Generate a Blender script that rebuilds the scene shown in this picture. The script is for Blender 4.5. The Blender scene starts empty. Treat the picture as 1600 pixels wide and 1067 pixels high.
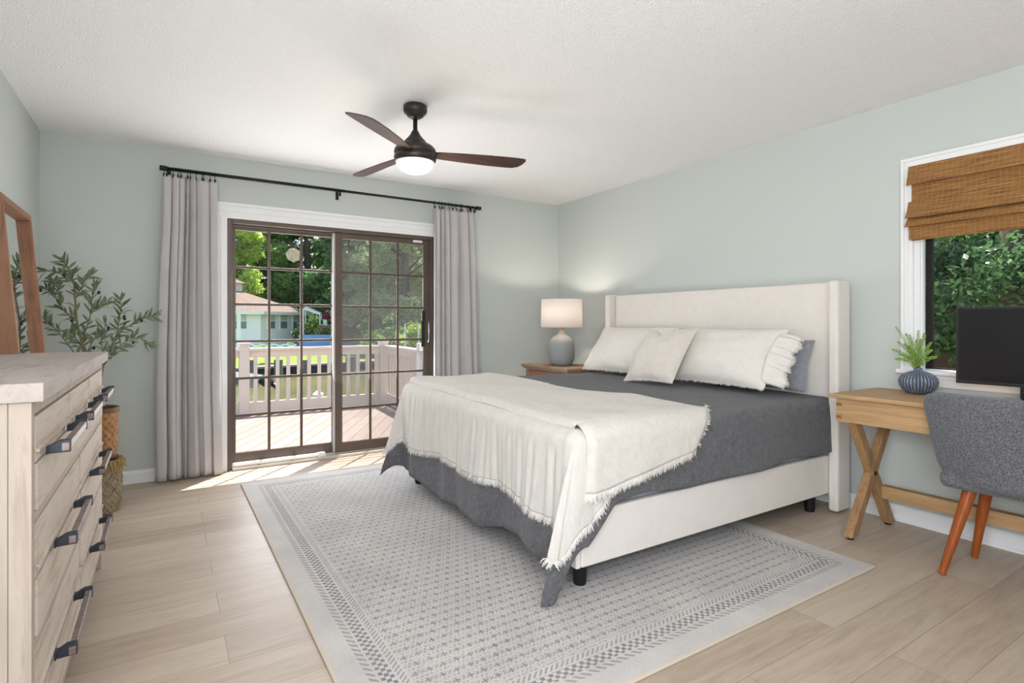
import bpy, bmesh, math, random
import numpy as np
from mathutils import Vector, Matrix, noise as mnoise

scene = bpy.context.scene
col = scene.collection
PI = math.pi
sin, cos = math.sin, math.cos
W = 4.334          # room width
H = 2.44           # ceiling height
YF = -5.75         # wall behind the camera

# ------------------------------------------------------------------ camera
cam_d = bpy.data.cameras.new('camera')
cam = bpy.data.objects.new('camera', cam_d); col.objects.link(cam)
cam_d.sensor_width = 36.0
cam_d.lens = 860.0 / 1600 * 36
cam_d.shift_y = (505.8 - 533.5) / 1600
cam_d.clip_start = 0.05; cam_d.clip_end = 400
cam.location = (0.7091, -4.8094, 1.1468)
cam.rotation_euler = (PI / 2, 0, -0.5627)
scene.camera = cam

# ------------------------------------------------------------------ sky, sun, large lights, exposure
world = bpy.data.worlds.new('world'); scene.world = world
world.use_nodes = True
wn = world.node_tree; wn.nodes.clear()
wo = wn.nodes.new('ShaderNodeOutputWorld'); bg = wn.nodes.new('ShaderNodeBackground')
sk = wn.nodes.new('ShaderNodeTexSky'); sk.sky_type = 'NISHITA'
sk.sun_disc = False; sk.sun_elevation = math.radians(62); sk.sun_rotation = math.radians(45)
sk.air_density = 1.0; sk.dust_density = 2.0; sk.ozone_density = 1.0
bg.inputs['Strength'].default_value = 0.42
wn.links.new(sk.outputs[0], bg.inputs[0]); wn.links.new(bg.outputs[0], wo.inputs[0])

sun_d = bpy.data.lights.new('sun', 'SUN'); sun = bpy.data.objects.new('sun', sun_d); col.objects.link(sun)
sun_d.energy = 15.0; sun_d.angle = math.radians(0.6); sun_d.color = (1.0, 0.95, 0.87)
sun.location = (8, 8, 20)
sun.rotation_euler = Vector((-0.25, -0.272, -1.0)).to_track_quat('-Z', 'Y').to_euler()

def area(name, loc, target, sx, sy, power, color):
    d = bpy.data.lights.new(name, 'AREA'); d.shape = 'RECTANGLE'; d.size = sx; d.size_y = sy
    d.energy = power; d.color = color
    o = bpy.data.objects.new(name, d); col.objects.link(o); o.location = loc
    o.rotation_euler = (Vector(target) - Vector(loc)).to_track_quat('-Z', 'Z').to_euler()
    return o
# added fill lamps in two invented openings behind the camera and in the doorway
area('fill_light_front', (0.85, YF + 0.03, 1.45), (1.6, 0, 1.7), 1.25, 1.5, 34, (0.98, 0.985, 1.0))
area('fill_light_side', (0.03, -4.9, 1.45), (3.5, -3.6, 2.1), 1.1, 1.5, 78, (0.98, 0.985, 1.0))
area('fill_light_door', (1.98, 0.16, 0.95), (1.98, -2.2, 2.1), 1.5, 1.6, 50, (0.97, 0.985, 1.0))  # fill added to the real daylight of the glazed door

vs = scene.view_settings
vs.view_transform = 'Standard'; vs.look = 'None'; vs.exposure = 0.0; vs.gamma = 1.0; vs.use_curve_mapping = False
scene.cycles.max_bounces = 10; scene.cycles.diffuse_bounces = 6; scene.cycles.transparent_max_bounces = 24
scene.cycles.glossy_bounces = 4; scene.cycles.transmission_bounces = 6
scene.cycles.sample_clamp_indirect = 6.0
scene.cycles.use_denoising = True

# ================================================================== helpers
def lin(c):
    return tuple(((v / 255) / 12.92 if v / 255 <= 0.04045 else ((v / 255 + 0.055) / 1.055) ** 2.4) for v in c) + (1.0,)

def tag(o, label=None, cat=None, group=None, kind=None):
    if label: o['label'] = label
    if cat: o['category'] = cat
    if group: o['group'] = group
    if kind: o['kind'] = kind
    return o

def wloc(o):
    p = Vector((0, 0, 0))
    while o is not None:
        p += o.location; o = o.parent
    return p

def thing(name, loc, label, cat, group=None):
    o = bpy.data.objects.new(name, None); col.objects.link(o)
    o.location = loc; o.empty_display_size = 0.05
    return tag(o, label, cat, group)

class M:
    """collects shapes in world coordinates; build() links them as one mesh object"""
    def __init__(s): s.v = []; s.f = []
    def add(s, vs_, fs):
        n = len(s.v); s.v += [tuple(p) for p in vs_]; s.f += [tuple(i + n for i in f) for f in fs]; return s
    def box(s, x0, x1, y0, y1, z0, z1, X=None):
        p = [(x, y, z) for x in (x0, x1) for y in (y0, y1) for z in (z0, z1)]
        if X is not None: p = [X @ Vector(q) for q in p]
        return s.add(p, [(0, 1, 3, 2), (4, 6, 7, 5), (0, 4, 5, 1), (2, 3, 7, 6), (0, 2, 6, 4), (1, 5, 7, 3)])
    def bar(s, a, b, w, t, up=(0, 0, 1)):
        a = Vector(a); b = Vector(b); d = (b - a); L = d.length; d.normalize()
        u = Vector(up); x = u.cross(d)
        if x.length < 1e-4: x = Vector((1, 0, 0)).cross(d)
        x.normalize(); y = d.cross(x)
        p = [a + d * (L * k) + x * (w / 2 * i) + y * (t / 2 * j) for k in (0, 1) for i, j in ((-1, -1), (1, -1), (1, 1), (-1, 1))]
        return s.add(p, [(3, 2, 1, 0), (4, 5, 6, 7), (0, 1, 5, 4), (1, 2, 6, 5), (2, 3, 7, 6), (3, 0, 4, 7)])
    def tube(s, pts, r, n=8, caps=True):
        pts = [Vector(p) for p in pts]; m = len(pts)
        rs = r if isinstance(r, (list, tuple)) else [r] * m
        ring = []; prev = None
        for i, p in enumerate(pts):
            d = (pts[min(i + 1, m - 1)] - pts[max(i - 1, 0)]).normalized()
            if prev is None:
                x = d.orthogonal().normalized()
            else:
                x = prev - d * prev.dot(d)
                x = x.normalized() if x.length > 1e-6 else d.orthogonal().normalized()
            prev = x; y = d.cross(x)
            ring.append([p + (x * cos(2 * PI * k / n) + y * sin(2 * PI * k / n)) * rs[i] for k in range(n)])
        vs_ = [q for g in ring for q in g]; fs = []
        for i in range(m - 1):
            for k in range(n):
                k2 = (k + 1) % n
                fs.append((i * n + k, i * n + k2, (i + 1) * n + k2, (i + 1) * n + k))
        if caps:
            fs.append(tuple(range(n - 1, -1, -1))); fs.append(tuple(range((m - 1) * n, m * n)))
        return s.add(vs_, fs)
    def lathe(s, c, prof, n=32, X=None, close=True):
        vs_ = []; fs = []; m = len(prof)
        for r, z in prof:
            for k in range(n):
                a = 2 * PI * k / n
                q = Vector((c[0] + r * cos(a), c[1] + r * sin(a), c[2] + z))
                vs_.append(q)
        for i in range(m - 1):
            for k in range(n):
                k2 = (k + 1) % n
                fs.append((i * n + k, i * n + k2, (i + 1) * n + k2, (i + 1) * n + k))
        if close:
            fs.append(tuple(range(n - 1, -1, -1))); fs.append(tuple(range((m - 1) * n, m * n)))
        return s.add(vs_, fs)
    def prism(s, poly, axis, a0, a1):
        def P(q, t):
            return {'x': (t, q[0], q[1]), 'y': (q[0], t, q[1]), 'z': (q[0], q[1], t)}[axis]
        n = len(poly)
        vs_ = [P(q, a0) for q in poly] + [P(q, a1) for q in poly]
        fs = [tuple(range(n - 1, -1, -1)), tuple(range(n, 2 * n))] + [(i, (i + 1) % n, n + (i + 1) % n, n + i) for i in range(n)]
        return s.add(vs_, fs)
    def grid(s, fn, nu, nv):
        vs_ = [fn(i / nu, j / nv) for i in range(nu + 1) for j in range(nv + 1)]
        fs = [(i * (nv + 1) + j, (i + 1) * (nv + 1) + j, (i + 1) * (nv + 1) + j + 1, i * (nv + 1) + j + 1) for i in range(nu) for j in range(nv)]
        return s.add(vs_, fs)
    def build(s, name, mat=None, parent=None, smooth=False, bevel=0, seg=2, solid=0, sub=0, loc=None, auto=None):
        me = bpy.data.meshes.new(name)
        if parent is not None: org = wloc(parent)
        elif loc is not None: org = Vector(loc)
        else:
            a = np.array(s.v); org = Vector((float((a[:, 0].min() + a[:, 0].max()) / 2), float((a[:, 1].min() + a[:, 1].max()) / 2), float(a[:, 2].min())))
        a = np.array(s.v, dtype=float) - np.array(org)
        me.from_pydata(a.tolist(), [], s.f); me.update()
        bm = bmesh.new(); bm.from_mesh(me); bmesh.ops.recalc_face_normals(bm, faces=bm.faces) if len(s.f) < 30000 else None
        bm.to_mesh(me); bm.free()
        o = bpy.data.objects.new(name, me); col.objects.link(o)
        if parent is not None: o.parent = parent
        else: o.location = org
        if mat: me.materials.append(mat)
        if solid:
            m_ = o.modifiers.new('solid', 'SOLIDIFY'); m_.thickness = solid; m_.offset = 0
        if bevel:
            m_ = o.modifiers.new('bevel', 'BEVEL'); m_.width = bevel; m_.segments = seg; m_.limit_method = 'ANGLE'; m_.angle_limit = math.radians(40)
        if sub:
            m_ = o.modifiers.new('sub', 'SUBSURF'); m_.levels = sub; m_.render_levels = sub
        if smooth or bevel:
            me.polygons.foreach_set('use_smooth', [True] * len(me.polygons))
            if not smooth:
                m_ = o.modifiers.new('wn', 'WEIGHTED_NORMAL'); m_.keep_sharp = True
        return o

def struct(o, cat=None):
    o['kind'] = 'structure'; return o

def part(name, fn, mat, parent, **k):
    m = M(); fn(m); return m.build(name, mat, parent, **k)

# ---- materials
class NT:
    def __init__(s, name):
        s.m = bpy.data.materials.new(name); s.m.use_nodes = True
        s.t = s.m.node_tree; s.t.nodes.clear()
        s.out = s.t.nodes.new('ShaderNodeOutputMaterial')
    def n(s, typ, **kw):
        nd = s.t.nodes.new('ShaderNode' + typ)
        for k, v in kw.items():
            if k.startswith('_'): setattr(nd, k[1:], v)
        return nd
    def l(s, a, b): s.t.links.new(a, b)
    def set(s, inp, v):
        if isinstance(v, bpy.types.NodeSocket): s.l(v, inp)
        else: inp.default_value = v
    def math(s, op, a, b=0.0, c=None, clamp=False):
        nd = s.t.nodes.new('ShaderNodeMath'); nd.operation = op; nd.use_clamp = clamp
        s.set(nd.inputs[0], a); s.set(nd.inputs[1], b)
        if c is not None: s.set(nd.inputs[2], c)
        return nd.outputs[0]
    def coord(s, scale=(1, 1, 1), rot=(0, 0, 0), loc=(0, 0, 0)):
        tc = s.t.nodes.new('ShaderNodeTexCoord'); mp = s.t.nodes.new('ShaderNodeMapping')
        mp.inputs['Scale'].default_value = scale; mp.inputs['Rotation'].default_value = rot; mp.inputs['Location'].default_value = loc
        s.l(tc.outputs['Object'], mp.inputs[0]); return mp.outputs[0]
    def noise(s, vec, scale, detail=2, rough=0.5, dist=0.0):
        nd = s.t.nodes.new('ShaderNodeTexNoise'); s.l(vec, nd.inputs['Vector'])
        nd.inputs['Scale'].default_value = scale; nd.inputs['Detail'].default_value = detail
        nd.inputs['Roughness'].default_value = rough; nd.inputs['Distortion'].default_value = dist
        return nd.outputs[0]
    def ramp(s, f, stops):
        nd = s.t.nodes.new('ShaderNodeValToRGB'); s.l(f, nd.inputs[0]); e = nd.color_ramp.elements
        while len(e) < len(stops): e.new(0.5)
        for i, (p, c) in enumerate(stops): e[i].position = p; e[i].color = c
        return nd.outputs[0]
    def mix(s, f, a, b, typ='MIX'):
        nd = s.t.nodes.new('ShaderNodeMix'); nd.data_type = 'RGBA'; nd.blend_type = typ
        s.set(nd.inputs[0], f); s.set(nd.inputs[6], a); s.set(nd.inputs[7], b); return nd.outputs[2]
    def bump(s, h, strength, dist=0.01):
        nd = s.t.nodes.new('ShaderNodeBump'); s.l(h, nd.inputs['Height'])
        nd.inputs['Strength'].default_value = strength; nd.inputs['Distance'].default_value = dist
        return nd.outputs[0]
    def bsdf(s, color, rough=0.6, spec=0.3, metal=0, normal=None, **kw):
        nd = s.t.nodes.new('ShaderNodeBsdfPrincipled')
        s.set(nd.inputs['Base Color'], color); s.set(nd.inputs['Roughness'], rough)
        nd.inputs['Specular IOR Level'].default_value = spec; nd.inputs['Metallic'].default_value = metal
        if normal is not None: s.l(normal, nd.inputs['Normal'])
        for k, v in kw.items(): s.set(nd.inputs[k.replace('_', ' ')], v)
        s.l(nd.outputs[0], s.out.inputs[0]); return nd

def P(name, c1, c2=None, scale=6, aniso=(1, 1, 1), detail=3, rough=0.6, spec=0.3, metal=0, bump=0, bscale=None, bdist=0.003, contrast=0.25, **kw):
    t = NT(name); v = t.coord(aniso)
    if c2 is None:
        c2 = tuple(max(0, q - 6) for q in c1)
    n1 = t.noise(v, scale, detail, 0.6)
    colr = t.ramp(n1, [(0.5 - contrast, lin(c1)), (0.5 + contrast, lin(c2))])
    nm = None
    if bump: nm = t.bump(t.noise(v, bscale or scale * 4, 3, 0.6), bump, bdist)
    t.bsdf(colr, rough, spec, metal, nm, **kw)
    return t.m

def wood(name, c1, c2, axis='x', scale=3.0, rough=0.5, bump=0.15, spec=0.3, stretch=12, c3=None):
    t = NT(name)
    a = [stretch, stretch, stretch]; a['xyz'.index(axis)] = 1.0
    v = t.coord(tuple(a))
    n1 = t.noise(v, scale, 5, 0.65, 0.6); n2 = t.noise(t.coord(), 2.2, 2)
    f = t.math('ADD', t.math('MULTIPLY', n1, 0.75), t.math('MULTIPLY', n2, 0.25))
    st = [(0.3, lin(c1)), (0.68, lin(c2))] if c3 is None else [(0.28, lin(c1)), (0.5, lin(c2)), (0.72, lin(c3))]
    colr = t.ramp(f, st)
    t.bsdf(colr, rough, spec, 0, t.bump(n1, bump, 0.002)); return t.m

def fabric(name, c1, c2, weave=700, bump=0.25, rough=0.9, nscale=30, wr=0.0, wscale=6, trans=0.0, waniso=(1, 1, 1)):
    t = NT(name); v = t.coord()
    n1 = t.noise(v, nscale, 4, 0.7); fine = t.noise(v, weave, 2, 0.5)
    f = t.math('ADD', t.math('MULTIPLY', n1, 0.5), t.math('MULTIPLY', fine, 0.5))
    colr = t.ramp(f, [(0.36, lin(c1)), (0.64, lin(c2))])
    h = fine
    nm = t.bump(h, bump, 0.0012)
    if wr:
        b2 = t.n('Bump'); t.l(t.noise(t.coord(waniso), wscale, 4, 0.6), b2.inputs['Height'])
        b2.inputs['Strength'].default_value = wr; b2.inputs['Distance'].default_value = 0.01
        t.l(nm, b2.inputs['Normal']); nm = b2.outputs[0]
    if trans:
        d = t.bsdf(colr, rough, 0.1, 0, nm, Sheen_Weight=0.1)
        tr = t.n('BsdfTranslucent'); t.l(colr, tr.inputs[0])
        mx = t.n('MixShader'); mx.inputs[0].default_value = trans
        t.l(d.outputs[0], mx.inputs[1]); t.l(tr.outputs[0], mx.inputs[2]); t.l(mx.outputs[0], t.out.inputs[0])
    else:
        t.bsdf(colr, rough, 0.15, 0, nm, Sheen_Weight=0.15)
    return t.m

def leafmat(name, c1, c2, scale=8, trans=0.3, rough=0.5, c3=None):
    t = NT(name); v = t.coord()
    n = t.noise(v, scale, 3, 0.7)
    st = [(0.35, lin(c1)), (0.65, lin(c2))] if c3 is None else [(0.3, lin(c1)), (0.5, lin(c2)), (0.7, lin(c3))]
    colr = t.ramp(n, st)
    d = t.bsdf(colr, rough, 0.3)
    tr = t.n('BsdfTranslucent'); t.l(t.mix(0.5, colr, lin((170, 200, 60)), 'MULTIPLY'), tr.inputs[0])
    t.l(colr, tr.inputs[0])
    mx = t.n('MixShader'); mx.inputs[0].default_value = trans
    t.l(d.outputs[0], mx.inputs[1]); t.l(tr.outputs[0], mx.inputs[2]); t.l(mx.outputs[0], t.out.inputs[0])
    return t.m

def glassmat(name, refl=1.0, tint=(1, 1, 1, 1)):
    t = NT(name)
    tr = t.n('BsdfTransparent'); tr.inputs[0].default_value = tint
    gl = t.n('BsdfGlossy'); gl.inputs['Roughness'].default_value = 0.01
    fr = t.n('Fresnel'); fr.inputs[0].default_value = 1.45
    mx = t.n('MixShader'); geo = t.n('NewGeometry'); t.l(t.math('MULTIPLY', t.math('MULTIPLY', fr.outputs[0], refl, clamp=True), t.math('SUBTRACT', 1.0, geo.outputs['Backfacing'])), mx.inputs[0])
    t.l(tr.outputs[0], mx.inputs[1]); t.l(gl.outputs[0], mx.inputs[2]); t.l(mx.outputs[0], t.out.inputs[0])
    return t.m

# walls / ceiling / floor
def paint():
    t = NT('sage_paint'); v = t.coord()
    t.bsdf(lin((195, 201, 198)), 0.75, 0.25, 0, t.bump(t.noise(v, 220, 2), 0.06, 0.002)); return t.m
def popcorn():
    t = NT('popcorn_ceiling'); v = t.coord()
    vo = t.n('TexVoronoi'); t.l(v, vo.inputs['Vector']); vo.inputs['Scale'].default_value = 115
    n = t.noise(v, 170, 3, 0.6)
    h = t.math('ADD', t.math('MULTIPLY', vo.outputs[0], -0.6), n)
    t.bsdf(lin((249, 249, 249)), 0.95, 0.1, 0, t.bump(h, 0.85, 0.008)); return t.m
def planks():
    t = NT('oak_plank_floor'); v = t.coord()
    br = t.n('TexBrick'); t.l(v, br.inputs['Vector'])
    br.inputs['Scale'].default_value = 1.0; br.inputs['Brick Width'].default_value = 1.42; br.inputs['Row Height'].default_value = 0.195
    br.inputs['Mortar Size'].default_value = 0.0012; br.inputs['Mortar Smooth'].default_value = 0.2; br.inputs['Bias'].default_value = 0.0
    br.offset = 0.37; br.inputs['Color1'].default_value = (0, 0, 0, 1); br.inputs['Color2'].default_value = (1, 1, 1, 1); br.inputs['Mortar'].default_value = (0.5, 0.5, 0.5, 1)
    sep = t.n('SeparateColor'); t.l(br.outputs[0], sep.inputs[0])
    # grain offset per plank row
    mp = t.n('Mapping'); mp.inputs['Scale'].default_value = (1.0, 11, 1)
    cb = t.n('CombineXYZ'); t.l(t.math('MULTIPLY', sep.outputs[0], 7.0), cb.inputs[0]); t.l(sep.outputs[0], cb.inputs[2])
    ad = t.n('VectorMath', _operation='ADD'); t.l(v, ad.inputs[0]); t.l(cb.outputs[0], ad.inputs[1]); t.l(ad.outputs[0], mp.inputs[0])
    g = t.noise(mp.outputs[0], 2.2, 6, 0.62, 0.8)
    g2 = t.noise(mp.outputs[0], 14, 3, 0.6)
    f = t.math('ADD', t.math('ADD', t.math('MULTIPLY', g, 0.62), t.math('MULTIPLY', g2, 0.18)), t.math('MULTIPLY', sep.outputs[0], 0.2))
    colr = t.ramp(f, [(0.28, lin((158, 141, 124))), (0.48, lin((178, 162, 144))), (0.72, lin((195, 181, 165)))])
    colr = t.mix(br.outputs[1], colr, lin((140, 120, 100)))
    t.bsdf(colr, t.math('ADD', t.math('MULTIPLY', g, 0.15), 0.36), 0.35, 0, t.bump(t.math('SUBTRACT', t.math('MULTIPLY', g2, 0.2), br.outputs[1]), 0.25, 0.002))
    return t.m

MAT = {}
MAT['paint'] = paint(); MAT['ceil'] = popcorn(); MAT['floor'] = planks()
MAT['trim'] = P('white_trim', (236, 237, 238), (232, 233, 235), rough=0.4, spec=0.4)
MAT['bronze'] = P('bronze_aluminium', (96, 84, 76), (88, 76, 68), scale=4, rough=0.38, spec=0.5, metal=0.25)
MAT['muntin'] = P('brown_muntin', (92, 78, 68), (80, 68, 60), rough=0.35, spec=0.5, metal=0.2)
MAT['glass'] = glassmat('window_glass', 0.75)
MAT['white'] = P('white_vinyl', (238, 238, 236), (230, 230, 228), rough=0.45)
MAT['black'] = P('black_metal', (36, 34, 35), (30, 28, 29), rough=0.4, spec=0.5, metal=0.3)

# ================================================================== room shell
TH = 0.14
def wall_boxes(m, axis, c0, c1, lo, hi, holes):
    """wall slab spanning [lo,hi] with holes (a0,a1,z0,z1) along the running axis"""
    holes = sorted(holes); cur = lo
    def put(a0, a1, z0, z1):
        if a1 - a0 < 1e-4 or z1 - z0 < 1e-4: return
        if axis == 'x': m.box(a0, a1, c0, c1, z0, z1)
        else: m.box(c0, c1, a0, a1, z0, z1)
    for a0, a1, z0, z1 in holes:
        put(cur, a0, 0, H); put(a0, a1, 0, z0); put(a0, a1, z1, H); cur = a1
    put(cur, hi, 0, H)
DX0, DX1, DZ = 1.119, 2.862, 1.968
WY0, WY1, WZ0, WZ1 = -4.30, -3.372, 0.885, 2.04
m = M(); m.box(-TH, W + TH, YF - TH, TH, -0.12, 0.0); struct(m.build('floor', MAT['floor'], loc=(0, 0, 0)))
m = M(); m.box(-TH, W + TH, YF - TH, TH, H, H + 0.1); struct(m.build('ceiling', MAT['ceil'], loc=(0, 0, H)))
m = M(); wall_boxes(m, 'x', 0, TH, -TH, W + TH, [(DX0, DX1, 0, DZ)]); struct(m.build('wall_back', MAT['paint']))
m = M(); wall_boxes(m, 'y', -TH, 0, YF - TH, 0, [(-5.55, -4.25, 0.65, 2.25)]); struct(m.build('wall_left', MAT['paint']))
m = M(); wall_boxes(m, 'y', W, W + TH, YF - TH, 0, [(WY0, WY1, WZ0, WZ1)]); struct(m.build('wall_right', MAT['paint']))
m = M(); wall_boxes(m, 'x', YF - TH, YF, 0, W, [(0.15, 1.55, 0.65, 2.25)]); struct(m.build('wall_front', MAT['paint']))

def baseboard(name, fn):
    m = M(); fn(m); return struct(m.build(name, MAT['trim']))
BB = [(0, 0), (0.014, 0), (0.014, 0.068), (0.008, 0.083), (0.004, 0.09), (0, 0.09)]
m = M(); m.prism([(-q[0], q[1]) for q in BB], 'x', 0, 1.04); m.prism([(-q[0], q[1]) for q in BB], 'x', 2.94, W)
m.box(0, 1.04, -0.022, -0.014, 0, 0.015)
struct(m.build('baseboard_back', MAT['trim']))
m = M(); m.prism([(W - q[0], q[1]) for q in BB], 'y', YF, -0.014); m.box(W - 0.022, W - 0.014, YF, -0.014, 0, 0.015)
struct(m.build('baseboard_right', MAT['trim']))
m = M(); m.prism([(q[0], q[1]) for q in BB], 'y', YF, -0.022); struct(m.build('baseboard_left', MAT['trim']))

# door casing: flat boards with two raised ribs
def casing_profile(m, seg, vertical, inner, outer, plane):
    pass
m = M()
for x0, x1 in ((1.042, DX0), (DX1, 2.94)):
    m.box(x0, x1, -0.018, 0, 0, 2.085)
    m.box(x0, x0 + 0.016, -0.028, -0.018, 0, 2.085); m.box(x0 + 0.030, x0 + 0.045, -0.023, -0.018, 0, 2.0)
m.box(DX0, DX1, -0.018, 0, DZ, 2.085)
m.box(1.042, 2.94, -0.030, -0.018, 2.066, 2.088); m.box(1.06, 2.92, -0.024, -0.018, 2.02, 2.045); m.box(1.09, 2.89, -0.022, -0.018, 1.985, 2.0)
struct(m.build('trim_1', MAT['trim'], bevel=0.003))

# window casing on the right wall
m = M()
m.box(W - 0.018, W, WY1, -3.318, WZ0, 2.09); m.box(W - 0.018, W, WY0 - 0.055, WY0, WZ0, 2.09); m.box(W - 0.018, W, WY0, WY1, WZ1, 2.09)
m.box(W - 0.028, W - 0.018, -3.332, -3.316, WZ0, 2.075); m.box(W - 0.028, W - 0.018, WY0 - 0.057, -3.316, 2.075, 2.093)
m.box(W - 0.022, W - 0.018, -3.350, -3.342, WZ0, 2.06)
struct(m.build('trim_2', MAT['trim'], bevel=0.002))
root = bpy.data.objects.new('window_1', None); col.objects.link(root); root.location = (W, (WY0 + WY1) / 2, WZ0); struct(root)
part('window_stool', lambda m: m.box(W - 0.05, W + 0.06, WY0 - 0.075, -3.298, WZ0 - 0.022, WZ0 + 0.002), MAT['trim'], root, bevel=0.005)
part('window_apron', lambda m: (m.box(W - 0.018, W - 0.001, WY0 - 0.055, -3.318, WZ0 - 0.09, WZ0 - 0.022), m.box(W - 0.023, W - 0.018, WY0 - 0.055, -3.318, WZ0 - 0.045, WZ0 - 0.03)), MAT['trim'], root, bevel=0.003)
def jamb(m):
    for y0, y1 in ((WY1 - 0.03, WY1 - 0.0005), (WY0 + 0.0005, WY0 + 0.03)):
        m.box(W + 0.001, W + 0.07, y0, y1, WZ0, WZ1)
    m.box(W + 0.02, W + 0.04, WY1 - 0.036, WY1 - 0.03, WZ0, WZ1)
    m.box(W + 0.001, W + 0.07, WY0 + 0.03, WY1 - 0.03, WZ1 - 0.03, WZ1 - 0.0005)
part('window_jamb', jamb, MAT['trim'], root)
def sash(m):
    x0, x1 = W + 0.07, W + 0.1
    m.box(x0, x1, WY1 - 0.062, WY1 - 0.034, WZ0 + 0.003, WZ1 - 0.03); m.box(x0, x1, WY0 + 0.034, WY0 + 0.062, WZ0 + 0.003, WZ1 - 0.03)
    m.box(x0, x1, WY0 + 0.06, WY1 - 0.06, WZ0 + 0.003, WZ0 + 0.012); m.box(x0, x1, WY0 + 0.06, WY1 - 0.06, WZ1 - 0.06, WZ1 - 0.03)
part('window_sash', sash, P('dark_bronze_sash', (30, 24, 22), (24, 20, 18), rough=0.4), root)
part('window_pane', lambda m: m.box(W + 0.084, W + 0.088, WY0 + 0.05, WY1 - 0.05, WZ0 + 0.01, WZ1 - 0.05), MAT['glass'], root)

# frames of two unseen openings added behind the camera for fill light
root = bpy.data.objects.new('added_opening_front', None); col.objects.link(root); root.location = (0.85, YF, 0.65); struct(root)
part('opening_frame', lambda m: (m.box(0.07, 0.15, YF + 0.001, YF + 0.02, 0.57, 2.33), m.box(1.55, 1.63, YF + 0.001, YF + 0.02, 0.57, 2.33), m.box(0.15, 1.55, YF + 0.001, YF + 0.02, 2.25, 2.33), m.box(0.15, 1.55, YF + 0.001, YF + 0.02, 0.57, 0.65)), MAT['trim'], root)
root = bpy.data.objects.new('added_opening_side', None); col.objects.link(root); root.location = (0, -4.75, 0.65); struct(root)  # second added opening, in the left wall, for the side fill lamp
part('opening_frame', lambda m: (m.box(0.001, 0.02, -5.63, -5.55, 0.57, 2.33), m.box(0.001, 0.02, -4.25, -4.17, 0.57, 2.33), m.box(0.001, 0.02, -5.55, -4.25, 2.25, 2.33), m.box(0.001, 0.02, -5.55, -4.25, 0.57, 0.65)), MAT['trim'], root)

# ---- sliding glass door
root = bpy.data.objects.new('door_1', None); col.objects.link(root); root.location = ((DX0 + DX1) / 2, 0.05, 0); struct(root)
def dframe(m):
    m.box(DX0 + 0.001, DX0 + 0.034, -0.01, 0.13, 0.0, DZ - 0.001); m.box(DX1 - 0.034, DX1 - 0.001, -0.01, 0.13, 0.0, DZ - 0.001)
    m.box(DX0 + 0.034, DX1 - 0.034, -0.01, 0.13, DZ - 0.034, DZ - 0.001)
    m.box(DX0 + 0.034, DX1 - 0.034, 0.044, 0.05, DZ - 0.05, DZ - 0.034)
part('door_frame', dframe, MAT['bronze'], root, bevel=0.003)
part('door_track', lambda m: (m.box(DX0 + 0.034, DX1 - 0.034, -0.03, 0.13, 0.0005, 0.022), m.box(DX0 + 0.034, DX1 - 0.034, 0.022, 0.028, 0.022, 0.034), m.box(DX0 + 0.034, DX1 - 0.034, 0.078, 0.084, 0.022, 0.034)), P('pale_aluminium_sill', (205, 200, 192), rough=0.35, metal=0.3), root, bevel=0.002)
def panel(name, x0, x1, g0, g1, y0, y1, zb, zt, gz0, gz1, label):
    def fr(m):
        m.box(x0, g0, y0, y1, zb, zt); m.box(g1, x1, y0, y1, zb, zt)
        m.box(g0, g1, y0, y1, zb, gz0); m.box(g0, g1, y0, y1, gz1, zt)
        b = 0.006
        m.box(g0, g0 + b, y0 - 0.003, y0, gz0, gz1); m.box(g1 - b, g1, y0 - 0.003, y0, gz0, gz1)
    o = part(name, fr, MAT['bronze'], root, bevel=0.002)
    yc = (y0 + y1) / 2
    pg = M(); pg.box(g0 - 0.004, g1 + 0.004, yc - 0.002, yc + 0.002, gz0 - 0.004, gz1 + 0.004); pg.build('door_pane', MAT['glass'], o)
    def mu(m):
        for i in (1, 2):
            x = g0 + (g1 - g0) * i / 3; m.box(x - 0.0105, x + 0.0105, yc - 0.014, yc - 0.003, gz0, gz1)
        for i in range(1, 6):
            z = gz0 + (gz1 - gz0) * i / 6; m.box(g0, g1, yc - 0.012, yc - 0.003, z - 0.0105, z + 0.0105)
    mm = M(); mu(mm); mm.build('muntin_grid', MAT['muntin'], o, bevel=0.003)
    return o
p1 = panel('fixed_panel', 1.153, 1.985, 1.180, 1.937, 0.065, 0.095, 0.034, DZ - 0.036, 0.118, 1.895, '')
p2 = panel('sliding_panel', 1.952, 2.828, 2.005, 2.768, 0.012, 0.042, 0.034, DZ - 0.036, 0.118, 1.885, '')
m = M(); m.box(1.936, 1.951, 0.02, 0.06, 0.04, DZ - 0.04); o = m.build('weather_strip', P('pale_vinyl_strip', (196, 190, 184), rough=0.5), root); o['label'] = 'pale vinyl weather strip'
sx = 2.796
h = M(); h.tube([(sx, 0.012, 1.17), (sx, -0.03, 1.165), (sx, -0.045, 1.14), (sx, -0.045, 1.0), (sx, -0.03, 0.975), (sx, 0.012, 0.97)], 0.006, 8)
o = h.build('door_handle', P('satin_nickel', (190, 186, 178), rough=0.25, metal=0.9), p2, smooth=True); o['label'] = 'pale metal pull handle'
h = M(); h.box(2.74, 2.775, -0.002, 0.011, 0.93, 1.2); h.box(2.735, 2.768, -0.03, -0.002, 1.17, 1.27)
o = h.build('lock_case', MAT['black'], p2, bevel=0.006); o['label'] = 'black latch case'
h = M(); h.box(2.66, 2.75, 0.004, 0.011, 1.905, 1.925); o = h.build('alarm_sticker', MAT['white'], p2); o['label'] = 'small white sticker'

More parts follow.
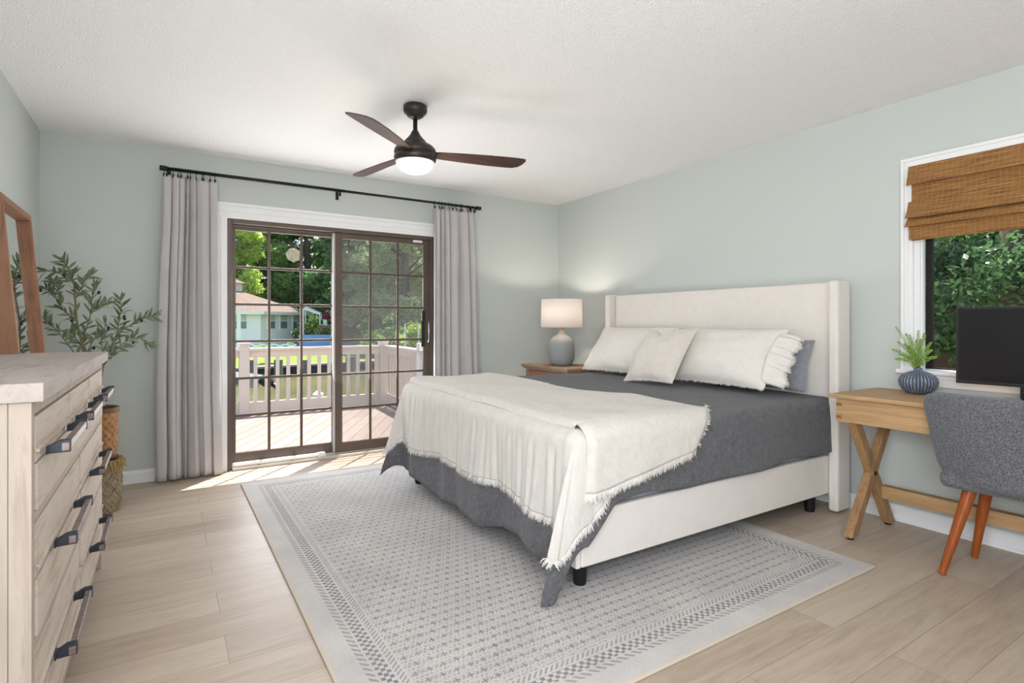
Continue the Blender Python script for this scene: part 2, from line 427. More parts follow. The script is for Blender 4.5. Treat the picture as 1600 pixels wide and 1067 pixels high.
m = M(); m.tube([(1.16, 0.0, 0.040), (1.86, 0.0, 0.040)], 0.0165, 10)
o = m.build('security_bar', MAT['white'], bevel=0); tag(o, 'white security bar lying in the bottom track of the sliding door', 'security bar')
m2 = M(); m2.box(1.80, 1.862, -0.02, 0.02, 0.022, 0.058); m2.build('end_cap', MAT['white'], o, bevel=0.004)

exec_after = []
# ================================================================== curtains and rod
MAT['rod'] = P('black_rod', (38, 38, 44), (30, 30, 34), rough=0.4, metal=0.4)
rod = thing('curtain_rod', (1.995, -0.1, 2.272), 'long thin black curtain rod mounted above the sliding glass door', 'curtain rod')
RZ = 2.272
o = part('rod', lambda m: (m.tube([(0.70, -0.1, RZ), (2.0, -0.1, RZ)], 0.0125, 12), m.tube([(1.99, -0.1, RZ), (3.29, -0.1, RZ)], 0.0105, 12)), MAT['rod'], rod, smooth=True)
for x0, x1 in ((0.676, 0.722), (3.272, 3.318)):
    m = M(); m.tube([(x0, -0.1, RZ), (x1, -0.1, RZ)], 0.0185, 16); m.build('finial', MAT['rod'], rod, bevel=0.003)
for x in (0.735, 1.962, 3.255):
    m = M(); m.tube([(x, -0.001, RZ - 0.03), (x, -0.085, RZ - 0.03), (x, -0.1, RZ - 0.014)], 0.006, 8); m.box(x - 0.012, x + 0.012, -0.006, -0.0005, RZ - 0.06, RZ + 0.02)
    m.tube([(x, -0.1, RZ - 0.045), (x, -0.1, RZ - 0.012)], 0.008, 8)
    m.build('bracket', MAT['rod'], rod)

MAT['curtain'] = fabric('grey_linen_curtain', (202, 199, 200), (210, 207, 208), weave=500, bump=0.2, nscale=9, wr=0.05, wscale=10, trans=0.22, waniso=(1, 1, 0.6))
def curtain(name, label, top0, top1, bot0, bot1, zb, ztop, folds, seed, bulge):
    rnd = random.Random(seed)
    root = thing(name, ((bot0 + bot1) / 2, -0.1, 0), label, 'curtain', 'linen curtains beside the sliding door')
    NU, NV = 420, 60
    amp = [rnd.uniform(0.55, 1.2) for _ in range(40)]
    def fold(s, z):
        # rounded pleats of unequal width and depth; they widen and merge towards the floor
        t = s * folds
        w = t + 0.42 * sin(t * 1.1 + seed) + 0.20 * (1 - z) * sin(t * 1.7 + seed * 3)
        k = int(w + 40) % 40
        fr_ = w - math.floor(w)
        tube_ = sin(PI * fr_) ** 0.55                      # broad rounded pleat, narrow crease
        skew = 0.25 * sin(2 * PI * fr_ + k)
        low = max(0.0, 1 - z * 1.1)
        big = sin(2 * PI * s * 1.6 + seed)
        return -(amp[k] * tube_ * (0.056 + 0.012 * low)) * (1 + 0.15 * skew) + 0.034 + big * 0.014 * low
    def P_(u, v):
        z = zb + (ztop - zb) * v
        zn = v
        x0 = bot0 + (top0 - bot0) * zn ** 0.8 + bulge * sin(PI * min(1, zn * 1.15)) * -0.018
        x1 = bot1 + (top1 - bot1) * zn ** 0.8
        x = x0 + (x1 - x0) * u
        a = 1.0 if zn < 0.9 else 1.0 - (zn - 0.9) / 0.1 * 0.42
        d = fold(u, zn)
        y = -0.1 + d * a - 0.012 * sin(PI * zn)
        x += 0.010 * sin(2 * PI * u * folds + 1.3) * (1 - 0.4 * zn)
        x += 0.006 * mnoise.noise(Vector((u * 9, zn * 5, seed))) * (1 - zn)
        if zn < 0.02: z += 0.012 * mnoise.noise(Vector((u * 7, 3, seed))) + 0.008
        y += 0.004 * mnoise.noise(Vector((u * 14, z * 4, seed + 7)))
        return (x, min(y, -0.042), z)
    m = M(); m.grid(P_, NU, NV)
    m.build('curtain_panel', MAT['curtain'], root, smooth=True, solid=0.0022)
    nr = 12
    for i in range(nr):
        u = (i + 0.35) / nr
        # rings are bunched unevenly
        q = P_(min(0.995, max(0.005, u + 0.02 * sin(i * 2.3 + seed))), 1.0)
        x = q[0]
        m = M(); m.tube([(x + 0.002 * sin(i), -0.1 + 0.019 * cos(a), RZ - 0.005 + 0.019 * sin(a)) for a in [2 * PI * k / 20 for k in range(21)]], 0.0022, 6, caps=False)
        m.tube([(x, -0.1, RZ - 0.024), (x, (q[1] - 0.1) / 2, ztop + 0.008), (x, q[1], ztop + 0.004)], 0.0018, 5)
        m.box(x - 0.006, x + 0.006, q[1] - 0.005, q[1] + 0.005, ztop - 0.014, ztop + 0.008)
        m.build('ring_clip', MAT['rod'], root)
    return root
curtain('curtain', 'light grey linen curtain hanging to the floor left of the sliding door', 0.690, 1.045, 0.640, 1.085, 0.006, 2.228, 7.3, 3, 1.0)
curtain('curtain', 'light grey linen curtain hanging right of the sliding door behind the bed', 2.815, 3.262, 2.80, 3.335, 0.006, 2.232, 6.6, 5, 0.3)

# ================================================================== ceiling fan
FX, FY = 1.964, -1.745
MAT['fanmetal'] = P('oil_rubbed_bronze', (58, 52, 50), (46, 41, 40), rough=0.42, metal=0.35, spec=0.5)
MAT['fanwood'] = wood('walnut_blade', (98, 72, 60), (74, 54, 46), 'x', 3, rough=0.6, bump=0.05, spec=0.15, c3=(58, 42, 37))
fan = thing('ceiling_fan', (FX, FY, H - 0.4), 'dark bronze three blade ceiling fan with a lit glass bowl, hanging from the ceiling', 'ceiling fan')
part('canopy', lambda m: m.lathe((FX, FY, H), [(0.0, -0.001), (0.062, -0.001), (0.070, -0.007), (0.070, -0.034), (0.065, -0.046), (0.050, -0.058), (0.048, -0.065), (0.036, -0.073), (0.020, -0.078), (0.0, -0.078)], 36, close=False), MAT['fanmetal'], fan, smooth=True)
part('downrod', lambda m: m.lathe((FX, FY, H), [(0.013, -0.075), (0.013, -0.150), (0.017, -0.152), (0.017, -0.162)], 20), MAT['fanmetal'], fan, smooth=True)
part('yoke_cover', lambda m: m.lathe((FX, FY, H), [(0.017, -0.150), (0.022, -0.158), (0.030, -0.175), (0.046, -0.196), (0.062, -0.212), (0.066, -0.224), (0.070, -0.236)], 36), MAT['fanmetal'], fan, smooth=True)
part('motor_housing', lambda m: m.lathe((FX, FY, H), [(0.066, -0.226), (0.086, -0.234), (0.106, -0.246), (0.120, -0.262), (0.124, -0.280), (0.122, -0.290), (0.114, -0.293), (0.114, -0.297), (0.122, -0.299), (0.125, -0.312), (0.121, -0.328), (0.116, -0.336), (0.112, -0.338)], 48), MAT['fanmetal'], fan, smooth=True)
t = NT('lit_opal_glass'); em = t.n('Emission'); em.inputs[0].default_value = (1.0, 0.90, 0.76, 1); em.inputs[1].default_value = 0.5
df = t.bsdf(lin((250, 244, 230)), 0.3, 0.4); ad = t.n('AddShader'); t.l(em.outputs[0], ad.inputs[0]); t.l(df.outputs[0], ad.inputs[1]); t.l(ad.outputs[0], t.out.inputs[0])
MAT['opal'] = t.m
o = part('light_bowl', lambda m: m.lathe((FX, FY, H), [(0.110, -0.334), (0.113, -0.340), (0.111, -0.350), (0.098, -0.372), (0.078, -0.388), (0.052, -0.399), (0.025, -0.404), (0.0005, -0.405)], 40, close=True), MAT['opal'], fan, smooth=True)
o['label'] = 'lit white glass bowl'
def blade(ang):
    a = math.radians(ang); X = Matrix.Translation((FX, FY, H - 0.286)) @ Matrix.Rotation(a, 4, 'Z') @ Matrix.Rotation(math.radians(-11), 4, 'X')
    m = M()
    up = [(0.085, 0.032), (0.16, 0.044), (0.30, 0.060), (0.45, 0.070), (0.56, 0.072), (0.61, 0.068), (0.642, 0.050), (0.662, 0.016), (0.673, -0.025)]
    dn = [(0.670, -0.048), (0.655, -0.056), (0.58, -0.058), (0.45, -0.056), (0.30, -0.050), (0.16, -0.040), (0.085, -0.032)]
    poly = up + dn
    n = len(poly)
    def camb(x, y): return -0.006 * (x / 0.6) ** 2
    vs_ = [X @ Vector((x, y, camb(x, y) + 0.003)) for x, y in poly] + [X @ Vector((x, y, camb(x, y) - 0.003)) for x, y in poly]
    m.add(vs_, [tuple(range(n)), tuple(range(2 * n - 1, n - 1, -1))] + [(i, (i + 1) % n, n + (i + 1) % n, n + i) for i in range(n)])
    # local frame per blade so the grain follows it
    b = m.build('blade', MAT['fanwood'], fan, bevel=0.0015)
    return b
for a_ in (103, 222.5, 343): blade(a_)
ld = bpy.data.lights.new('fan_bulb', 'POINT'); ld.energy = 5; ld.color = (1, 0.84, 0.66); ld.shadow_soft_size = 0.08
lo = bpy.data.objects.new('fan_bulb', ld); col.objects.link(lo); lo.location = (FX, FY, H - 0.50)

# ================================================================== leaning mirror
MAT['acacia'] = wood('acacia_frame', (124, 86, 62), (146, 104, 76), 'z', 4, rough=0.5, bump=0.1, c3=(100, 68, 50), stretch=10)
mx0 = lambda z: 0.112 + (1.716 - z) * 0.084      # front plane of the leaning frame
mir = thing('floor_mirror', (0.2, -1.3, 0), 'tall wood framed mirror leaning on the left wall between dresser and potted olive', 'mirror')
def slant(m, y0, y1, z0, z1, f0, f1):
    """piece parallel to the leaning plane, f0..f1 = depth behind the front"""
    p = []
    for z in (z0, z1):
        for f in (f0, f1):
            for y in (y0, y1): p.append((mx0(z) - f, y, z - f * 0.084))
    m.add(p, [(0, 1, 3, 2), (4, 6, 7, 5), (0, 4, 5, 1), (2, 3, 7, 6), (0, 2, 6, 4), (1, 5, 7, 3)])
ZB = 0.009
for y0, y1 in ((-1.03, -1.0), (-1.63, -1.60)):
    m = M(); slant(m, y0, y1, ZB, 1.716, 0, 0.09); m.build('frame_stile', MAT['acacia'], mir, bevel=0.002)
m = M(); slant(m, -1.60, -1.03, 1.686, 1.716, 0, 0.09); m.build('frame_rail', MAT['acacia'], mir, bevel=0.002)
m = M(); slant(m, -1.60, -1.03, ZB, 0.04, 0, 0.09); m.build('frame_rail', MAT['acacia'], mir, bevel=0.002)
t = NT('mirror_glass'); t.bsdf((0.88, 0.90, 0.90, 1), 0.01, 0.5, 1.0)
m = M(); slant(m, -1.599, -1.031, 0.041, 1.685, 0.030, 0.034); m.build('mirror_glass', t.m, mir)
m = M(); slant(m, -1.599, -1.031, 0.041, 1.685, 0.036, 0.044); m.build('back_board', MAT['black'], mir)

# ================================================================== dresser
MAT['wash'] = wood('whitewashed_wood', (192, 178, 165), (204, 191, 179), 'y', 3, rough=0.75, bump=0.35, spec=0.1, c3=(166, 149, 134), stretch=9)
MAT['washz'] = wood('whitewashed_wood_upright', (168, 155, 143), (184, 171, 159), 'z', 3, rough=0.75, bump=0.35, spec=0.1, c3=(152, 136, 122), stretch=9)
MAT['washtop'] = wood('greyed_wash_top', (166, 158, 152), (182, 173, 166), 'y', 3, rough=0.7, bump=0.35, spec=0.1, c3=(138, 129, 122), stretch=8)
MAT['dark'] = P('drawer_gap', (96, 78, 68), (84, 68, 60), rough=0.9)
MAT['pull_bar'] = P('brushed_iron_bar', (146, 138, 136), (120, 100, 90), scale=40, rough=0.5, metal=0.5)
MAT['pull_end'] = P('blue_black_iron', (62, 68, 78), (50, 54, 62), scale=30, rough=0.5, metal=0.4)
dr = thing('dresser', (0.24, -2.38, 0), 'whitewashed wooden dresser with seven drawers and iron bar pulls at the left wall', 'dresser')
DXF, DY0, DY1, DT = 0.462, -3.2, -1.575, 1.015
part('top_board', lambda m: [m.box(a, b, DY0 - 0.012, DY1 + 0.012, DT - 0.042, DT) for a, b in ((0.016, 0.130), (0.1315, 0.240), (0.2415, 0.355), (0.3565, DXF + 0.018))], MAT['washtop'], dr, bevel=0.0015)
def carc(m):
    m.box(0.03, DXF - 0.045, DY0 + 0.0245, DY1 - 0.0245, 0.10, DT - 0.044)
part('carcass', carc, MAT['dark'], dr)
def sidep(y0, y1):
    def f(m):
        ya, yb = y0, y1
        m.box(0.022, DXF - 0.062, ya + 0.006, yb - 0.002, 0.10, DT - 0.043)
    return f
for y0, y1, s in ((DY0, DY0 + 0.024, -1), (DY1 - 0.024, DY1, 1)):
    m = M()
    yo, yi = (y0, y1) if s < 0 else (y1, y0)
    a, b = min(yo, yi), max(yo, yi)
    ins = 0.008 * (1 if s < 0 else -1)
    m.box(0.03, DXF - 0.072, min(yo + ins, yi), max(yo + ins, yi), 0.10, DT - 0.043)
    for x in (0.12, 0.26):
        pass
    m.build('side_panel', MAT['washz'], dr, bevel=0.001)
    m = M()
    m.box(0.022, 0.085, a, b, 0.0, DT - 0.043); m.box(DXF - 0.070, DXF - 0.0445, a, b, 0.0, DT - 0.043)
    m.box(0.085, DXF - 0.070, a, b, DT - 0.075, DT - 0.043); m.box(0.085, DXF - 0.070, a, b, 0.10, 0.17); m.box(0.085, DXF - 0.070, a, b, 0.68, 0.735)
    m.build('side_frame', MAT['washz'], dr, bevel=0.002)
def faceframe(m):
    x0, x1 = DXF - 0.044, DXF - 0.004
    m.box(x0, x1, DY0, DY0 + 0.032, 0, DT - 0.043); m.box(x0, x1, DY1 - 0.032, DY1, 0, DT - 0.043)
    m.box(x0, x1, DY0 + 0.032, DY1 - 0.032, DT - 0.075, DT - 0.043); m.box(x0, x1, DY0 + 0.032, DY1 - 0.032, 0.09, 0.125)
    for z in (0.705, 0.415): m.box(x0, x1, DY0 + 0.032, DY1 - 0.032, z - 0.012, z + 0.012)
part('face_frame', faceframe, MAT['washz'], dr, bevel=0.002)
def drawer(y0, y1, z0, z1, zh, hl):
    m = M(); g = 0.004
    x0, x1 = DXF - 0.028, DXF
    m.box(x0, x1, y0 + g, y1 - g, z0 + g, zh - 0.022); m.box(x0, x1 - 0.003, y0 + g, y1 - g, zh - 0.019, z1 - g)
    m.box(x0, x1 + 0.004, y0 + g, y1 - g, zh + 0.004, zh + 0.012)
    d = m.build('drawer', MAT['wash'], dr, bevel=0.0015)
    yc = (y0 + y1) / 2; h = M()
    h.box(x1 + 0.034, x1 + 0.050, yc - hl / 2 - 0.017, yc + hl / 2 + 0.017, zh - 0.011, zh + 0.009)
    b = h.build('bar_pull', MAT['pull_bar'], d, bevel=0.002)
    for s in (-1, 1):
        h = M(); ye = yc + s * hl / 2
        h.box(x1 + 0.0045, x1 + 0.009, ye - 0.016, ye + 0.016, zh - 0.017, zh + 0.003)
        pts = []
        h.prism([(x1 + 0.008, zh - 0.016), (x1 + 0.052, zh - 0.015), (x1 + 0.052, zh + 0.014), (x1 + 0.030, zh + 0.014), (x1 + 0.008, zh + 0.002)], 'y', ye - 0.011, ye + 0.011)
        h.build('pull_bracket', MAT['pull_end'], d, bevel=0.0015)
ya, yb = DY0 + 0.034, DY1 - 0.034
for i in range(3):
    w_ = (yb - ya) / 3; drawer(ya + i * w_ + (0.005 if i else 0), ya + (i + 1) * w_, 0.717, 0.938, 0.848, 0.34)
for z0, z1, zh in ((0.427, 0.693, 0.583), (0.127, 0.403, 0.292)):
    for i in range(2):
        w_ = (yb - ya) / 2; drawer(ya + i * w_ + (0.008 if i else 0), ya + (i + 1) * w_ - (0 if i else 0.008), z0, z1, zh, 0.36)

# ================================================================== baskets and olive
MAT['rattan'] = None
def weave(name, c1, c2, c3, sc=1.0, bumpd=0.006):
    t = NT(name); tc = t.n('TexCoord'); sp = t.n('SeparateXYZ'); t.l(tc.outputs['Object'], sp.inputs[0])
    ang = t.math('ARCTAN2', sp.outputs[1], sp.outputs[0])
    u = t.math('MULTIPLY', ang, 9.0 * sc); v = t.math('MULTIPLY', sp.outputs[2], 62.0 * sc)
    a = t.math('ADD', u, v); b = t.math('SUBTRACT', u, v)
    w1 = t.math('ABSOLUTE', t.math('SINE', a)); w2 = t.math('ABSOLUTE', t.math('SINE', b))
    h = t.math('MAXIMUM', w1, t.math('MULTIPLY', w2, 0.9))
    n = t.noise(t.coord(), 28, 4, 0.7)
    f = t.math('ADD', t.math('MULTIPLY', h, 0.22), t.math('MULTIPLY', n, 0.78))
    colr = t.ramp(f, [(0.35, lin(c1)), (0.6, lin(c2)), (0.8, lin(c3))])
    t.bsdf(colr, 0.7, 0.2, 0, t.bump(h, 0.8, bumpd)); return t.m
BX, BY = 0.345, -0.62
m = M(); m.lathe((BX, BY, 0), [(0.0, 0.001), (0.118, 0.001), (0.126, 0.02), (0.133, 0.10), (0.134, 0.22), (0.128, 0.300), (0.136, 0.314), (0.128, 0.318), (0.120, 0.300), (0.118, 0.05), (0.0, 0.04)], 40, close=False)
bk = m.build('seagrass_basket', None, None, smooth=True, loc=(BX, BY, 0)); bk.data.materials.append(weave('seagrass_twine', (120, 108, 88), (158, 146, 122), (186, 174, 150), 1.3))
tag(bk, 'shaggy grey brown seagrass basket on the floor between dresser and curtain', 'basket')
rnd = random.Random(4); m = M()
for k in range(230):                      # crossing twine loops over the wall of the basket
    a = rnd.uniform(0, 2 * PI); z = rnd.uniform(0.02, 0.30); l = rnd.uniform(0.04, 0.1); s = rnd.choice((-1, 1)); da = rnd.uniform(0.2, 0.45)
    pts = []
    for q in (0, 0.5, 1):
        aa = a + da * q; zz = min(0.30, max(0.008, z + s * l * (q - 0.5))); r = 0.1355 + 0.007 * sin(PI * q)
        pts.append((BX + r * cos(aa), BY + r * sin(aa), zz))
    m.tube(pts, 0.0022, 4)
tw = m.build('twine_netting', P('pale_twine', (188, 170, 138), (150, 128, 96), scale=60, rough=0.9), bk)
m = M()
for k in range(150):
    a = rnd.uniform(0, 2 * PI); r0 = 0.130; r1 = rnd.uniform(0.140, 0.165); dz = rnd.uniform(0.01, 0.07); a2 = a + rnd.uniform(-0.15, 0.15)
    m.tube([(BX + r0 * cos(a), BY + r0 * sin(a), 0.312), (BX + (r0 + 0.012) * cos(a), BY + (r0 + 0.012) * sin(a), 0.322), (BX + r1 * cos(a2), BY + r1 * sin(a2), 0.316 - dz)], 0.003, 4)
m.build('rope_fringe', P('golden_rope', (190, 156, 108), (150, 116, 74), scale=60, rough=0.9), bk)

m = M(); m.lathe((BX, BY, 0.320), [(0.0, 0.0), (0.075, 0.001), (0.102, 0.014), (0.117, 0.045), (0.121, 0.10), (0.121, 0.285), (0.124, 0.298), (0.124, 0.312), (0.115, 0.312), (0.114, 0.20), (0.0, 0.19)], 40, close=False)
bk2 = m.build('wicker_basket', None, None, smooth=True, loc=(BX, BY, 0.320)); bk2.data.materials.append(weave('brown_wicker', (120, 84, 52), (160, 118, 78), (186, 146, 102), 1.0))
tag(bk2, 'brown woven bamboo basket holding the olive branches, standing on the seagrass basket', 'basket')
m = M(); m.lathe((BX, BY, 0.320), [(0.1255, 0.288), (0.1275, 0.292), (0.1275, 0.313), (0.1255, 0.316), (0.1135, 0.316), (0.1135, 0.288)], 40, close=False); m.build('rim', P('dark_bamboo_rim', (120, 88, 58), (98, 70, 46), scale=20, rough=0.6), bk2, smooth=True)
part('soil', lambda m: m.lathe((BX, BY, 0.515), [(0.0, 0), (0.112, 0), (0.112, 0.02), (0.0, 0.025)], 24, close=False), P('dark_moss', (52, 44, 34), (38, 34, 26), scale=60, rough=1, bump=0.6), bk2)

ol = thing('olive_tree', (BX, BY, 0.541), 'faux olive tree with slender leaves and dark olives rising from the brown basket', 'plant')
BR = dict(
 main=[(0.345, 0.54), (0.32, 0.818), (0.283, 1.034), (0.259, 1.169), (0.249, 1.362), (0.234, 1.438), (0.213, 1.495), (0.192, 1.521)],
 a=[(0.262, 1.17), (0.198, 1.226), (0.177, 1.283), (0.168, 1.359), (0.148, 1.396)], a2=[(0.234, 1.4), (0.183, 1.444), (0.124, 1.452)],
 a3=[(0.174, 1.321), (0.133, 1.35), (0.098, 1.357)], b=[(0.283, 1.034), (0.329, 1.209), (0.336, 1.287), (0.351, 1.366)],
 b1=[(0.329, 1.209), (0.367, 1.256), (0.408, 1.277)], c=[(0.256, 1.304), (0.283, 1.383), (0.314, 1.45)],
 d=[(0.31, 0.86), (0.213, 1.035), (0.168, 1.112), (0.130, 1.15), (0.105, 1.199)],
 e=[(0.355, 0.54), (0.389, 0.894), (0.421, 0.991), (0.463, 1.09), (0.545, 1.15), (0.596, 1.183), (0.637, 1.199)],
 e1=[(0.457, 1.08), (0.47, 1.178), (0.479, 1.23), (0.479, 1.29)], e2=[(0.392, 0.893), (0.447, 0.979), (0.502, 1.034), (0.562, 1.057), (0.613, 1.015)],
 f=[(0.37, 0.7), (0.389, 0.933), (0.383, 1.051), (0.408, 1.142)], g=[(0.30, 0.95), (0.339, 1.052), (0.358, 1.083)], h=[(0.289, 1.0), (0.252, 1.053), (0.222, 1.092)])
YS = dict(main=0.0, a=0.05, a2=-0.06, a3=0.1, b=-0.07, b1=0.04, c=0.08, d=-0.08, e=0.06, e1=-0.05, e2=0.1, f=-0.1, g=0.1, h=0.12)
mst = M(); leaf = M(); rnd = random.Random(11); olv = []
def catmull(pts, n=6):
    out = []
    for i in range(len(pts) - 1):
        p0 = pts[max(i - 1, 0)]; p1 = pts[i]; p2 = pts[i + 1]; p3 = pts[min(i + 2, len(pts) - 1)]
        for k in range(n):
            t_ = k / n
            out.append(tuple(0.5 * (2 * b + (c - a) * t_ + (2 * a - 5 * b + 4 * c - d) * t_ ** 2 + (3 * b - a - 3 * c + d) * t_ ** 3) for a, b, c, d in zip(p0, p1, p2, p3)))
    out.append(tuple(pts[-1])); return out
def leaf_quad(m, base, d, nrm, L, wd, curl=0.15):
    d = d.normalized(); s_ = d.cross(nrm).normalized(); n_ = s_.cross(d)
    ps = []
    for t_, w_ in ((0, 0.12), (0.25, 0.85), (0.55, 1.0), (0.82, 0.6), (1.0, 0.05)):
        c = base + d * (L * t_) + n_ * (-curl * L * t_ * t_)
        ps += [c - s_ * (wd * w_ / 2) + n_ * (wd * 0.18 * w_), c, c + s_ * (wd * w_ / 2) + n_ * (wd * 0.18 * w_)]
    m.add(ps, [(i * 3 + j, i * 3 + j + 1, i * 3 + j + 4, i * 3 + j + 3) for i in range(4) for j in range(2)])
for k, pts in BR.items():
    ys = YS[k]; n = len(pts)
    p3 = [(x, BY + 0.02 + ys * (i / (n - 1)) ** 1.2 + (YS['main'] * 0), z) for i, (x, z) in enumerate(pts)]
    cur = [Vector(p) for p in catmull(p3)]
    r0 = 0.0075 if k == 'main' else (0.0055 if k in 'e' else 0.0035)
    mst.tube(cur, [r0 * (1 - 0.75 * i / len(cur)) + 0.0006 for i in range(len(cur))], 6)
    N = len(cur)
    for i in range(1, N):
        if cur[i].z < 0.93: continue
        d = (cur[i] - cur[i - 1]).normalized()
        cnt = 1 if i % 2 else 2
        for q in range(cnt):
            a = rnd.uniform(0, 2 * PI); o1 = d.orthogonal().normalized(); o2 = d.cross(o1)
            out = (o1 * cos(a) + o2 * sin(a)); dirv = (out * rnd.uniform(0.6, 1.1) + d * rnd.uniform(0.5, 1.0)).normalized()
            bp = cur[i - 1].lerp(cur[i], rnd.random())
            if bp.x + dirv.x * 0.07 < 0.04: continue
            leaf_quad(leaf, bp, dirv, Vector((rnd.uniform(-.5, .5), rnd.uniform(-1, 0), rnd.uniform(0.2, 1))), rnd.uniform(0.055, 0.085), rnd.uniform(0.012, 0.018))
    for q in range(3): leaf_quad(leaf, cur[-1], (cur[-1] - cur[-2]).normalized() + Vector((rnd.uniform(-.6, .6), rnd.uniform(-.6, .6), rnd.uniform(-.3, .5))), Vector((0, -1, 0.4)), 0.06, 0.013)
mst.build('stem', P('olive_bark', (132, 120, 92), (104, 92, 70), scale=50, rough=0.8), ol, smooth=True)
leaf.build('foliage', leafmat('olive_leaf', (88, 104, 80), (122, 136, 104), 14, 0.2, 0.5, (66, 82, 64)), ol, smooth=True)
for x, z, y in ((0.207, 1.432, -0.66), (0.088, 1.345, -0.58), (0.497, 1.178, -0.62), (0.492, 1.19, -0.57), (0.583, 1.165, -0.56), (0.372, 1.335, -0.67), (0.243, 1.165, -0.66), (0.42, 1.12, -0.7), (0.345, 1.0, -0.64), (0.54, 1.03, -0.54)):
    m = M(); m.lathe((x, y, z - 0.011), [(0.0005, 0), (0.005, 0.002), (0.0085, 0.008), (0.009, 0.013), (0.007, 0.019), (0.0005, 0.023)], 12); m.tube([(x, y, z + 0.01), (x + 0.004, y + 0.01, z + 0.03)], 0.001, 4)
    m.build('olive', P('dark_olive', (38, 34, 46), (54, 50, 66), rough=0.35) if 'olv' not in MAT else MAT['olv'], ol, smooth=True)

# ================================================================== rug
RX0, RX1, RY0, RY1 = 1.165, 3.53, -3.535, -0.475
def rugmat():
    t = NT('cream_grey_rug'); tc = t.n('TexCoord'); sp = t.n('SeparateXYZ'); t.l(tc.outputs['Object'], sp.inputs[0])
    x, y = sp.outputs[0], sp.outputs[1]
    hx, hy = (RX1 - RX0) / 2, (RY1 - RY0) / 2
    m_ = t.math
    ed = m_('MINIMUM', m_('SUBTRACT', hx, m_('ABSOLUTE', x)), m_('SUBTRACT', hy, m_('ABSOLUTE', y)))
    wob = t.noise(t.coord(), 60, 2)
    wx = m_('ADD', x, m_('MULTIPLY', m_('SUBTRACT', wob, 0.5), 0.006)); wy = m_('ADD', y, m_('MULTIPLY', m_('SUBTRACT', t.noise(t.coord(loc=(5, 3, 1)), 60, 2), 0.5), 0.006))
    def cross(cell, ox, oy, arm, th, ex=None, ey=None):
        # small woven crosses on a staggered grid
        row = m_('FLOOR', m_('DIVIDE', m_('ADD', wy, oy), cell))
        sh = m_('MULTIPLY', m_('MODULO', m_('ABSOLUTE', row), 2.0), cell / 2)
        fx = m_('ABSOLUTE', m_('SUBTRACT', m_('FRACT', m_('DIVIDE', m_('ADD', m_('ADD', wx, ox + 10 * cell), sh), cell)), 0.5))
        fy = m_('ABSOLUTE', m_('SUBTRACT', m_('FRACT', m_('DIVIDE', m_('ADD', wy, oy + 10 * cell), cell)), 0.5))
        a = m_('MULTIPLY', m_('LESS_THAN', fx, arm), m_('LESS_THAN', fy, th))
        b = m_('MULTIPLY', m_('LESS_THAN', fx, th), m_('LESS_THAN', fy, arm))
        return m_('MAXIMUM', a, b)
    big = cross(0.050, 0, 0, 0.25, 0.060)
    def xmark(cell, ox, arm, th):
        row = m_('FLOOR', m_('DIVIDE', wy, cell)); sh = m_('MULTIPLY', m_('MODULO', m_('ABSOLUTE', row), 2.0), cell / 2)
        gx = m_('SUBTRACT', m_('FRACT', m_('DIVIDE', m_('ADD', m_('ADD', wx, ox + 10 * cell), sh), cell)), 0.5)
        gy = m_('SUBTRACT', m_('FRACT', m_('DIVIDE', m_('ADD', wy, 10 * cell), cell)), 0.5)
        near = m_('MULTIPLY', m_('LESS_THAN', m_('ABSOLUTE', gx), arm), m_('LESS_THAN', m_('ABSOLUTE', gy), arm))
        return m_('MULTIPLY', near, m_('MAXIMUM', m_('LESS_THAN', m_('ABSOLUTE', m_('SUBTRACT', gx, gy)), th), m_('LESS_THAN', m_('ABSOLUTE', m_('ADD', gx, gy)), th)))
    xm = xmark(0.050, 0.025, 0.16, 0.05)
    small = cross(0.0165, 0.004, 0.002, 0.36, 0.14)
    wear = t.noise(t.coord(), 5, 3, 0.6)
    blot = t.noise(t.coord(), 90, 3, 0.7)
    dark = m_('MULTIPLY', m_('MAXIMUM', big, m_('MULTIPLY', xm, 0.75)), m_('ADD', m_('MULTIPLY', wear, 1.1), 0.25))
    speck = m_('MULTIPLY', m_('GREATER_THAN', t.noise(t.coord(), 210, 2, 0.6), 0.56), 0.26)
    pale = m_('MULTIPLY', small, m_('MULTIPLY', m_('GREATER_THAN', blot, 0.50), 0.60))
    field = m_('MAXIMUM', m_('MAXIMUM', dark, pale), speck)
    # border: three rows of interlocking dark blocks
    def chk(c1, off):
        fx = m_('LESS_THAN', m_('FRACT', m_('ADD', m_('DIVIDE', m_('ADD', wx, 20.0), c1), off)), 0.5)
        fy = m_('LESS_THAN', m_('FRACT', m_('ADD', m_('DIVIDE', m_('ADD', wy, 20.0), c1), off)), 0.5)
        return m_('ABSOLUTE', m_('SUBTRACT', fx, fy))
    ck = chk(0.032, 0.0)
    def band(a, b): return m_('MULTIPLY', m_('GREATER_THAN', ed, a), m_('LESS_THAN', ed, b))
    zig = m_('LESS_THAN', m_('ABSOLUTE', m_('SUBTRACT', m_('FRACT', m_('DIVIDE', m_('ADD', m_('ADD', wx, wy), 20.0), 0.032)), 0.5)), 0.24)
    zig2 = m_('LESS_THAN', m_('ABSOLUTE', m_('SUBTRACT', m_('FRACT', m_('DIVIDE', m_('ADD', m_('SUBTRACT', wx, wy), 20.0), 0.022)), 0.5)), 0.22)
    bd = m_('MAXIMUM', m_('MAXIMUM', m_('MULTIPLY', band(0.095, 0.120), m_('MULTIPLY', zig, 0.6)), m_('MULTIPLY', band(0.128, 0.172), m_('MULTIPLY', ck, 0.85))), m_('MULTIPLY', band(0.180, 0.205), m_('MULTIPLY', zig2, 0.6)))
    infield = m_('GREATER_THAN', ed, 0.212)
    mask = m_('ADD', m_('MULTIPLY', infield, field), bd)
